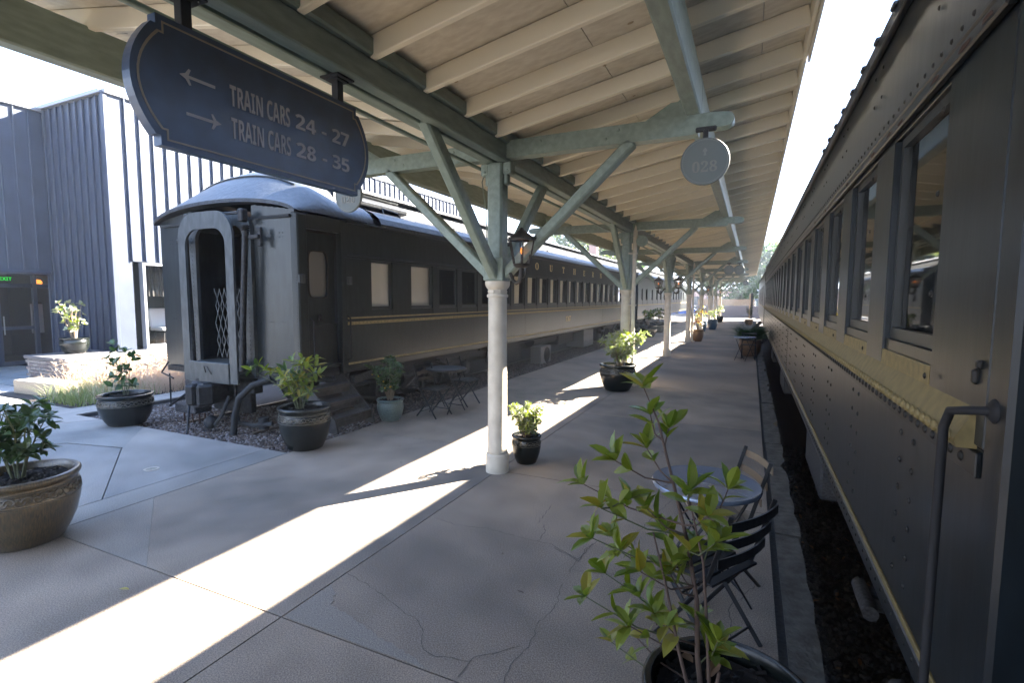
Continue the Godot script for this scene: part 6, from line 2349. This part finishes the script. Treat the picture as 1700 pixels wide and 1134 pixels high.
func pots() -> void:
	var near := "glazed pots standing about the platform"
	# the tall plant in the foreground
	var at := Vector3(-0.02, 0, -1.90)
	var t := pot("potted_plant", "tall leafy plant in a black glazed pot in the front corner of the picture", at, 0.29, 0.50, M.pot_black, 0, near)
	var trunk := [Vector3(-0.11, 0.42, -1.93), Vector3(-0.13, 0.56, -1.94), Vector3(-0.14, 0.77, -1.95), Vector3(-0.18, 0.99, -1.95), Vector3(-0.24, 1.21, -1.96), Vector3(-0.30, 1.44, -1.95), Vector3(-0.355, 1.56, -1.95)]
	var b := Mb.new()
	b.tube(trunk, [0.011, 0.010, 0.009, 0.0075, 0.006, 0.004, 0.002], 7)
	part(t, "stem", b, M.stem)
	for s in [[Vector3(-0.08, 0.42, -1.90), Vector3(-0.10, 0.70, -1.92), Vector3(-0.12, 0.95, -1.90), Vector3(-0.17, 1.16, -1.90)], [Vector3(-0.14, 0.42, -1.88), Vector3(-0.19, 0.62, -1.86), Vector3(-0.24, 0.86, -1.85), Vector3(-0.29, 1.05, -1.85)], [Vector3(-0.05, 0.42, -1.86), Vector3(-0.06, 0.52, -1.85), Vector3(-0.05, 0.60, -1.83)]]:
		b = Mb.new()
		b.tube(s, [0.008, 0.007, 0.005, 0.003].slice(0, s.size()), 6)
		part(t, "stem", b, M.stem)
	var tips := [Vector2(-0.33, 1.46), Vector2(-0.27, 1.40), Vector2(-0.44, 1.29), Vector2(-0.35, 1.31), Vector2(-0.59, 1.14), Vector2(-0.48, 1.11), Vector2(-0.40, 1.14), Vector2(-0.33, 1.09), Vector2(-0.18, 1.19), Vector2(-0.11, 1.13), Vector2(-0.05, 1.21), Vector2(-0.51, 0.99), Vector2(-0.47, 0.94), Vector2(-0.42, 0.92), Vector2(-0.33, 0.90), Vector2(-0.27, 0.99), Vector2(-0.23, 0.89), Vector2(-0.17, 0.97), Vector2(-0.08, 1.04), Vector2(-0.49, 0.79), Vector2(-0.55, 0.71), Vector2(-0.34, 0.77), Vector2(-0.37, 0.65), Vector2(-0.41, 0.54), Vector2(-0.47, 0.47), Vector2(-0.14, 0.67), Vector2(-0.08, 0.61), Vector2(-0.06, 0.69), Vector2(-0.23, 0.71), Vector2(-0.21, 0.91), Vector2(-0.10, 0.99), Vector2(-0.28, 0.73)]
	var shapes := leaf_meshes(0.108, 0.046)
	var mats := ["leaf_a", "leaf_b", "leaf_b", "leaf_b", "leaf_c"]
	whorl(t, {}, trunk[6], Vector3(-0.3, 1, 0), 8, shapes, mats, true, 0.0)
	var used := []
	for tip in tips:
		var z := -1.95 + rnd(-0.10, 0.12)
		var p := Vector3(tip.x, tip.y, z)
		var from: Vector3 = trunk[0]
		var best := 9.0
		for i in 30:   # springs from the trunk a little lower down
			var u := i / 30.0 * 5.2
			var q: Vector3 = trunk[int(u)].lerp(trunk[int(u) + 1], fmod(u, 1.0))
			var cost := q.distance_to(p) + maxf(0.0, q.y - p.y + 0.08) * 3.0 + maxf(0.0, p.y - q.y - 0.25) * 0.6
			if cost < best:
				best = cost
				from = q
		for q in used:   # or from a twig nearby
			var cost: float = q.distance_to(p) * 1.15 + maxf(0.0, q.y - p.y + 0.03) * 4.0
			if q.distance_to(p) > 0.05 and cost < best:
				best = cost
				from = q
		b = Mb.new()
		var bend := from.lerp(p, 0.5) + Vector3(rnd(-0.02, 0.02), -0.025, rnd(-0.02, 0.02))
		b.tube([from, bend, p], [0.0042, 0.0034, 0.002], 5)
		part(t, "twig", b, M.stem if rng.randf() < 0.6 else M.stem_green)
		used.append(p)
		var n := 3 if tip.y < 0.6 else rng.randi_range(5, 6)
		whorl(t, {}, p, ((p - bend).normalized() + Vector3(0, 1.1, 0)).normalized(), n, shapes, mats, true, 0.0)
		whorl(t, {}, from.lerp(p, 0.7) + Vector3(0, -0.01, 0), (p - bend).normalized(), 2, shapes, mats, true, 0.0)
	for i in 7:
		var o := part(t, "dead_leaf", shapes[i % 4], M.dead_leaf)
		o.transform = Transform3D(Basis.from_euler(Vector3(rnd(-0.2, 0.2), rnd(0, 6), rnd(-0.3, 0.3))), Vector3(-0.02 + rnd(-0.2, 0.2), 0.468, -1.88 + rnd(-0.18, 0.15)) - t.position)
	# brown pot on the left edge
	t = pot("potted_plant", "wide brown glazed pot with a dark woody shrub at the left edge", Vector3(-5.06, 0, -1.90), 0.345, 0.54, M.pot_brown, 22, near)
	grow(t, Vector3(-5.10, 0.46, -1.90), 8, 0.64, 0.28, 0.115, 0.06, 6, 5, ["leaf_dark", "leaf_dark", "leaf_mid"], M.stem_green, true, Vector3(-0.04, 0, 0), 0.009, 0.25, 0.35)
	# bushy one at the corner of the coach
	t = pot("potted_plant", "big black glazed pot with a bushy yellow-green shrub at the coach corner", Vector3(-5.04, 0, -4.66), 0.305, 0.54, M.pot_black, 24, near)
	grow(t, Vector3(-5.12, 0.46, -4.66), 11, 0.66, 0.40, 0.135, 0.05, 5, 5, ["leaf_a", "leaf_b", "leaf_b", "leaf_mid", "leaf_c"], M.stem_green, true, Vector3(-0.20, 0, 0.04), 0.008, 0.2, 0.25)
	# teal pot by the steps
	t = pot("potted_plant", "small teal glazed pot with a dense dark green shrub beside the wooden steps", Vector3(-5.0, 0, -6.30), 0.20, 0.34, M.pot_teal, 0, near)
	grow(t, Vector3(-5.0, 0.29, -6.30), 16, 0.66, 0.30, 0.075, 0.045, 8, 7, ["leaf_dark", "leaf_dark", "leaf_mid"], M.stem_pale, false, Vector3(-0.05, 0, 0), 0.006, 0.25)
	b = Mb.new()
	for i in 9:
		b.ball(Vector3(-5.0 + rnd(-0.22, 0.2), rnd(0.5, 0.85), -6.15 + rnd(-0.1, 0.1)), Vector3(0.013, 0.013, 0.013), 6, 4)
	stuffed(part(t, "flowers", b, M.flower))
	# wide dark pot on the paving
	t = pot("potted_plant", "wide dark pot with one thin sparse plant on the sunlit paving", Vector3(-8.38, 0, -4.40), 0.34, 0.46, M.pot_black, 22, near)
	grow(t, Vector3(-8.40, 0.39, -4.42), 4, 0.82, 0.16, 0.12, 0.075, 6, 4, ["leaf_dark", "leaf_mid"], M.stem_green, true, Vector3(-0.06, 0, 0), 0.007, 0.1)
	# pot on the planter
	t = pot("potted_plant", "dark pot with a knobbly pale succulent on the brick planter", Vector3(-13.95, 0.595, -6.35), 0.27, 0.36, M.pot_black, 0, near)
	grow(t, Vector3(-13.95, 0.90, -6.35), 7, 0.88, 0.34, 0.11, 0.08, 6, 5, ["leaf_pale", "leaf_pale", "leaf_b"], M.stem_pale, false, Vector3(-0.05, 0, 0.05), 0.022, 0.15)
	# beside the nearest column
	t = pot("potted_plant", "small dark pot with a round pale-leaved bush beside the nearest column", Vector3(-2.29, 0, -5.33), 0.165, 0.33, M.pot_black, 18, near)
	grow(t, Vector3(-2.29, 0.28, -5.33), 30, 0.38, 0.20, 0.050, 0.022, 10, 8, ["leaf_pale", "leaf_pale", "leaf_b"], M.stem_pale, false, Vector3(), 0.004, 0.2)
	# beside the second column
	t = pot("potted_plant", "big black pot with a sprawling sunlit shrub before the second column", Vector3(-2.45, 0, -10.45), 0.36, 0.55, M.pot_black, 24, near)
	grow(t, Vector3(-2.40, 0.48, -10.45), 20, 0.72, 0.50, 0.115, 0.048, 8, 7, ["leaf_pale", "leaf_b", "leaf_pale"], M.stem_pale, false, Vector3(0.12, 0, 0.05), 0.007, 0.15, 0.15)
	# farther ones
	t = pot("potted_plant", "terracotta pot with a loose sunlit shrub at the foot of the fourth column", Vector3(-2.12, 0, -24.1), 0.27, 0.52, M.pot_terracotta, 0, near)
	grow(t, Vector3(-2.1, 0.45, -24.1), 7, 1.05, 0.40, 0.14, 0.06, 6, 5, ["leaf_pale", "leaf_c", "leaf_red"], M.stem_pale, false, Vector3(), 0.009, 0.1)
	for e in [[Vector3(-2.55, 0, -31.3), "blue glazed pot with a small bush, nearer of the two blue pots"], [Vector3(-2.12, 0, -33.8), "blue glazed pot with a small bush, farther of the two blue pots"]]:
		t = pot("potted_plant", e[1], e[0], 0.30, 0.62, M.pot_blue, 0, near)
		grow(t, e[0] + Vector3(0, 0.5, 0), 6, 0.7, 0.3, 0.14, 0.06, 5, 5, ["leaf_pale", "leaf_b"], M.stem_pale, false)
	t = pot("potted_plant", "pot with a bright sunlit bush at the far end of the column row", Vector3(-2.30, 0, -44.6), 0.33, 0.5, M.pot_black, 0, near)
	grow(t, Vector3(-2.3, 0.42, -44.6), 9, 0.9, 0.55, 0.16, 0.07, 6, 6, ["leaf_pale", "leaf_pale", "leaf_b"], M.stem_pale, false)
	t = pot("potted_plant", "round brown pot with a fine dark fern against the right-hand car", Vector3(0.02, 0, -18.7), 0.34, 0.56, M.pot_terracotta, 0, near)
	var f := Mb.new()
	for i in 900:
		var a := rnd(0, TAU)
		var d := Vector3(cos(a) * rnd(0.2, 1.0), rnd(0.3, 1.3), sin(a) * rnd(0.2, 1.0)).normalized()
		f.blade(Vector3(0.02 + rnd(-0.12, 0.12), 0.48, -18.7 + rnd(-0.12, 0.12)), d, rnd(0.45, 0.85), 0.016, 0.35, d.cross(Vector3(0.3, 0.2, 0.8)).normalized())
	stuffed(part(t, "fronds", f, M.leaf_dark))
	t = pot("potted_plant", "small pot with a thin shrub next to the farthest table", Vector3(-0.1, 0, -41.0), 0.28, 0.4, M.pot_terracotta, 0, near)
	grow(t, Vector3(-0.1, 0.34, -41.0), 6, 1.0, 0.3, 0.13, 0.05, 5, 5, ["leaf_mid", "leaf_pale"], M.stem_pale, false)
	for e in [[Vector3(-4.55, 0, -25.6), "dark pot with a leafy shrub against the gap between the left cars, nearer one"], [Vector3(-4.70, 0, -29.4), "dark pot with a leafy shrub by the second left car, farther one"]]:
		t = pot("potted_plant", e[1], e[0], 0.42, 0.58, M.pot_black, 0, near)
		grow(t, e[0] + Vector3(0, 0.5, 0), 9, 0.75, 0.45, 0.17, 0.07, 5, 6, ["leaf_mid", "leaf_dark", "leaf_a"], M.stem_pale, false)


# --- small things ----------------------------------------------------------------------------------------

func small_things() -> void:
	# ornamental grasses before the building
	var g := Mb.new()
	var s := Mb.new()
	for i in 15000:
		var x := rnd(-12.75, -10.35)
		var z := rnd(-13.0, -4.7)
		if x < -11.6 and z > -5.45:
			continue
		var dry := clampf((-z - 5.0) / 1.0 + 0.15 + stain.get_noise_2d(x * 40, z * 40) * 1.2, 0, 1)
		var a := rnd(0, TAU)
		var d := Vector3(cos(a) * 0.45, 1.0, sin(a) * 0.45).normalized()
		var side := Vector3(-sin(a), 0, cos(a))
		if rng.randf() < dry:
			s.blade(Vector3(x, 0, z), d, rnd(0.35, 0.75), 0.010, 0.30, side)
			if rng.randf() < 0.5:
				var p := Vector3(x, 0, z) + d * rnd(0.4, 0.7)
				for k in 3:
					s.blade(p, Vector3(rnd(-1, 1), rnd(0, 1), rnd(-1, 1)).normalized(), 0.09, 0.018, 0.2, side)
		else:
			g.blade(Vector3(x, 0, z), d, rnd(0.25, 0.55), 0.013, 0.42, side)
	var o := obj_top("grass", g, M.grass_green)
	tag(o, "clump of fresh green ornamental grass in front of the brick planter", "grass", "", "stuff")
	o = obj_top("dry_grass", s, M.grass_straw)
	tag(o, "feathery straw-pink dry grass in the sunny bed behind the coach end", "grass", "", "stuff")
	# drain lid in the paving
	var t := thing("drain_cover", "small round metal drain cover set in the pale paving", "drain cover", Vector3(-5.92, 0, -3.32))
	var b := Mb.new()
	b.lathe([Vector2(0.055, 0.0), Vector2(0.075, 0.0), Vector2(0.075, 0.005), Vector2(0.055, 0.005)], 24, Transform3D(Basis(), Vector3(-5.92, 0, -3.32)))
	part(t, "rim", b, M.steel_lid)
	b = Mb.new()
	b.lathe([Vector2(0, 0.001), Vector2(0.053, 0.001), Vector2(0.053, 0.003), Vector2(0, 0.004)], 24, Transform3D(Basis(), Vector3(-5.92, 0, -3.32)))
	b.cbox(Vector3(-5.92, 0.005, -3.32), Vector3(0.012, 0.002, 0.004))
	part(t, "lid", b, M.disc_print)
	# fallen leaves
	b = Mb.new()
	b.leaf(look(Vector3(-3.63, 0.012, -1.80), Vector3(1, 0.05, -0.15), Vector3.UP), 0.09, 0.022, -0.1, 0.5)
	tag(obj_top("fallen_leaf", b, M.leaf_c), "single curled yellow-green leaf lying on the shaded concrete at the left", "leaf")
	var l := Mb.new()
	for i in 80:
		l.leaf(look(Vector3(rnd(0.47, 1.3), -0.39 + rnd(0, 0.01), rnd(-7.0, -1.2)), Vector3(rnd(-1, 1), rnd(-0.1, 0.2), rnd(-1, 1)), Vector3.UP), rnd(0.03, 0.07), rnd(0.015, 0.03), rnd(-0.4, 0.4), 0.3)
	tag(obj_top("leaf_litter", l, M.dead_leaf), "scattered brown dead leaves in the dark track trench", "leaf litter", "", "stuff")
	var p := Mb.new()
	for e in [[-4.0, -5.2], [-3.3, -6.1], [-1.3, -2.9], [-1.6, -3.3], [-1.0, -4.5], [-3.6, -4.7], [-0.9, -6.4]]:
		p.bar(Vector3(e[0], 0.004, e[1]), Vector3(e[0] + rnd(-0.05, 0.05), 0.005, e[1] + rnd(-0.05, 0.05)), 0.004, 0.004)
	tag(obj_top("twig_litter", p, M.stem), "tiny dry twigs scattered on the shaded concrete", "litter", "", "stuff")
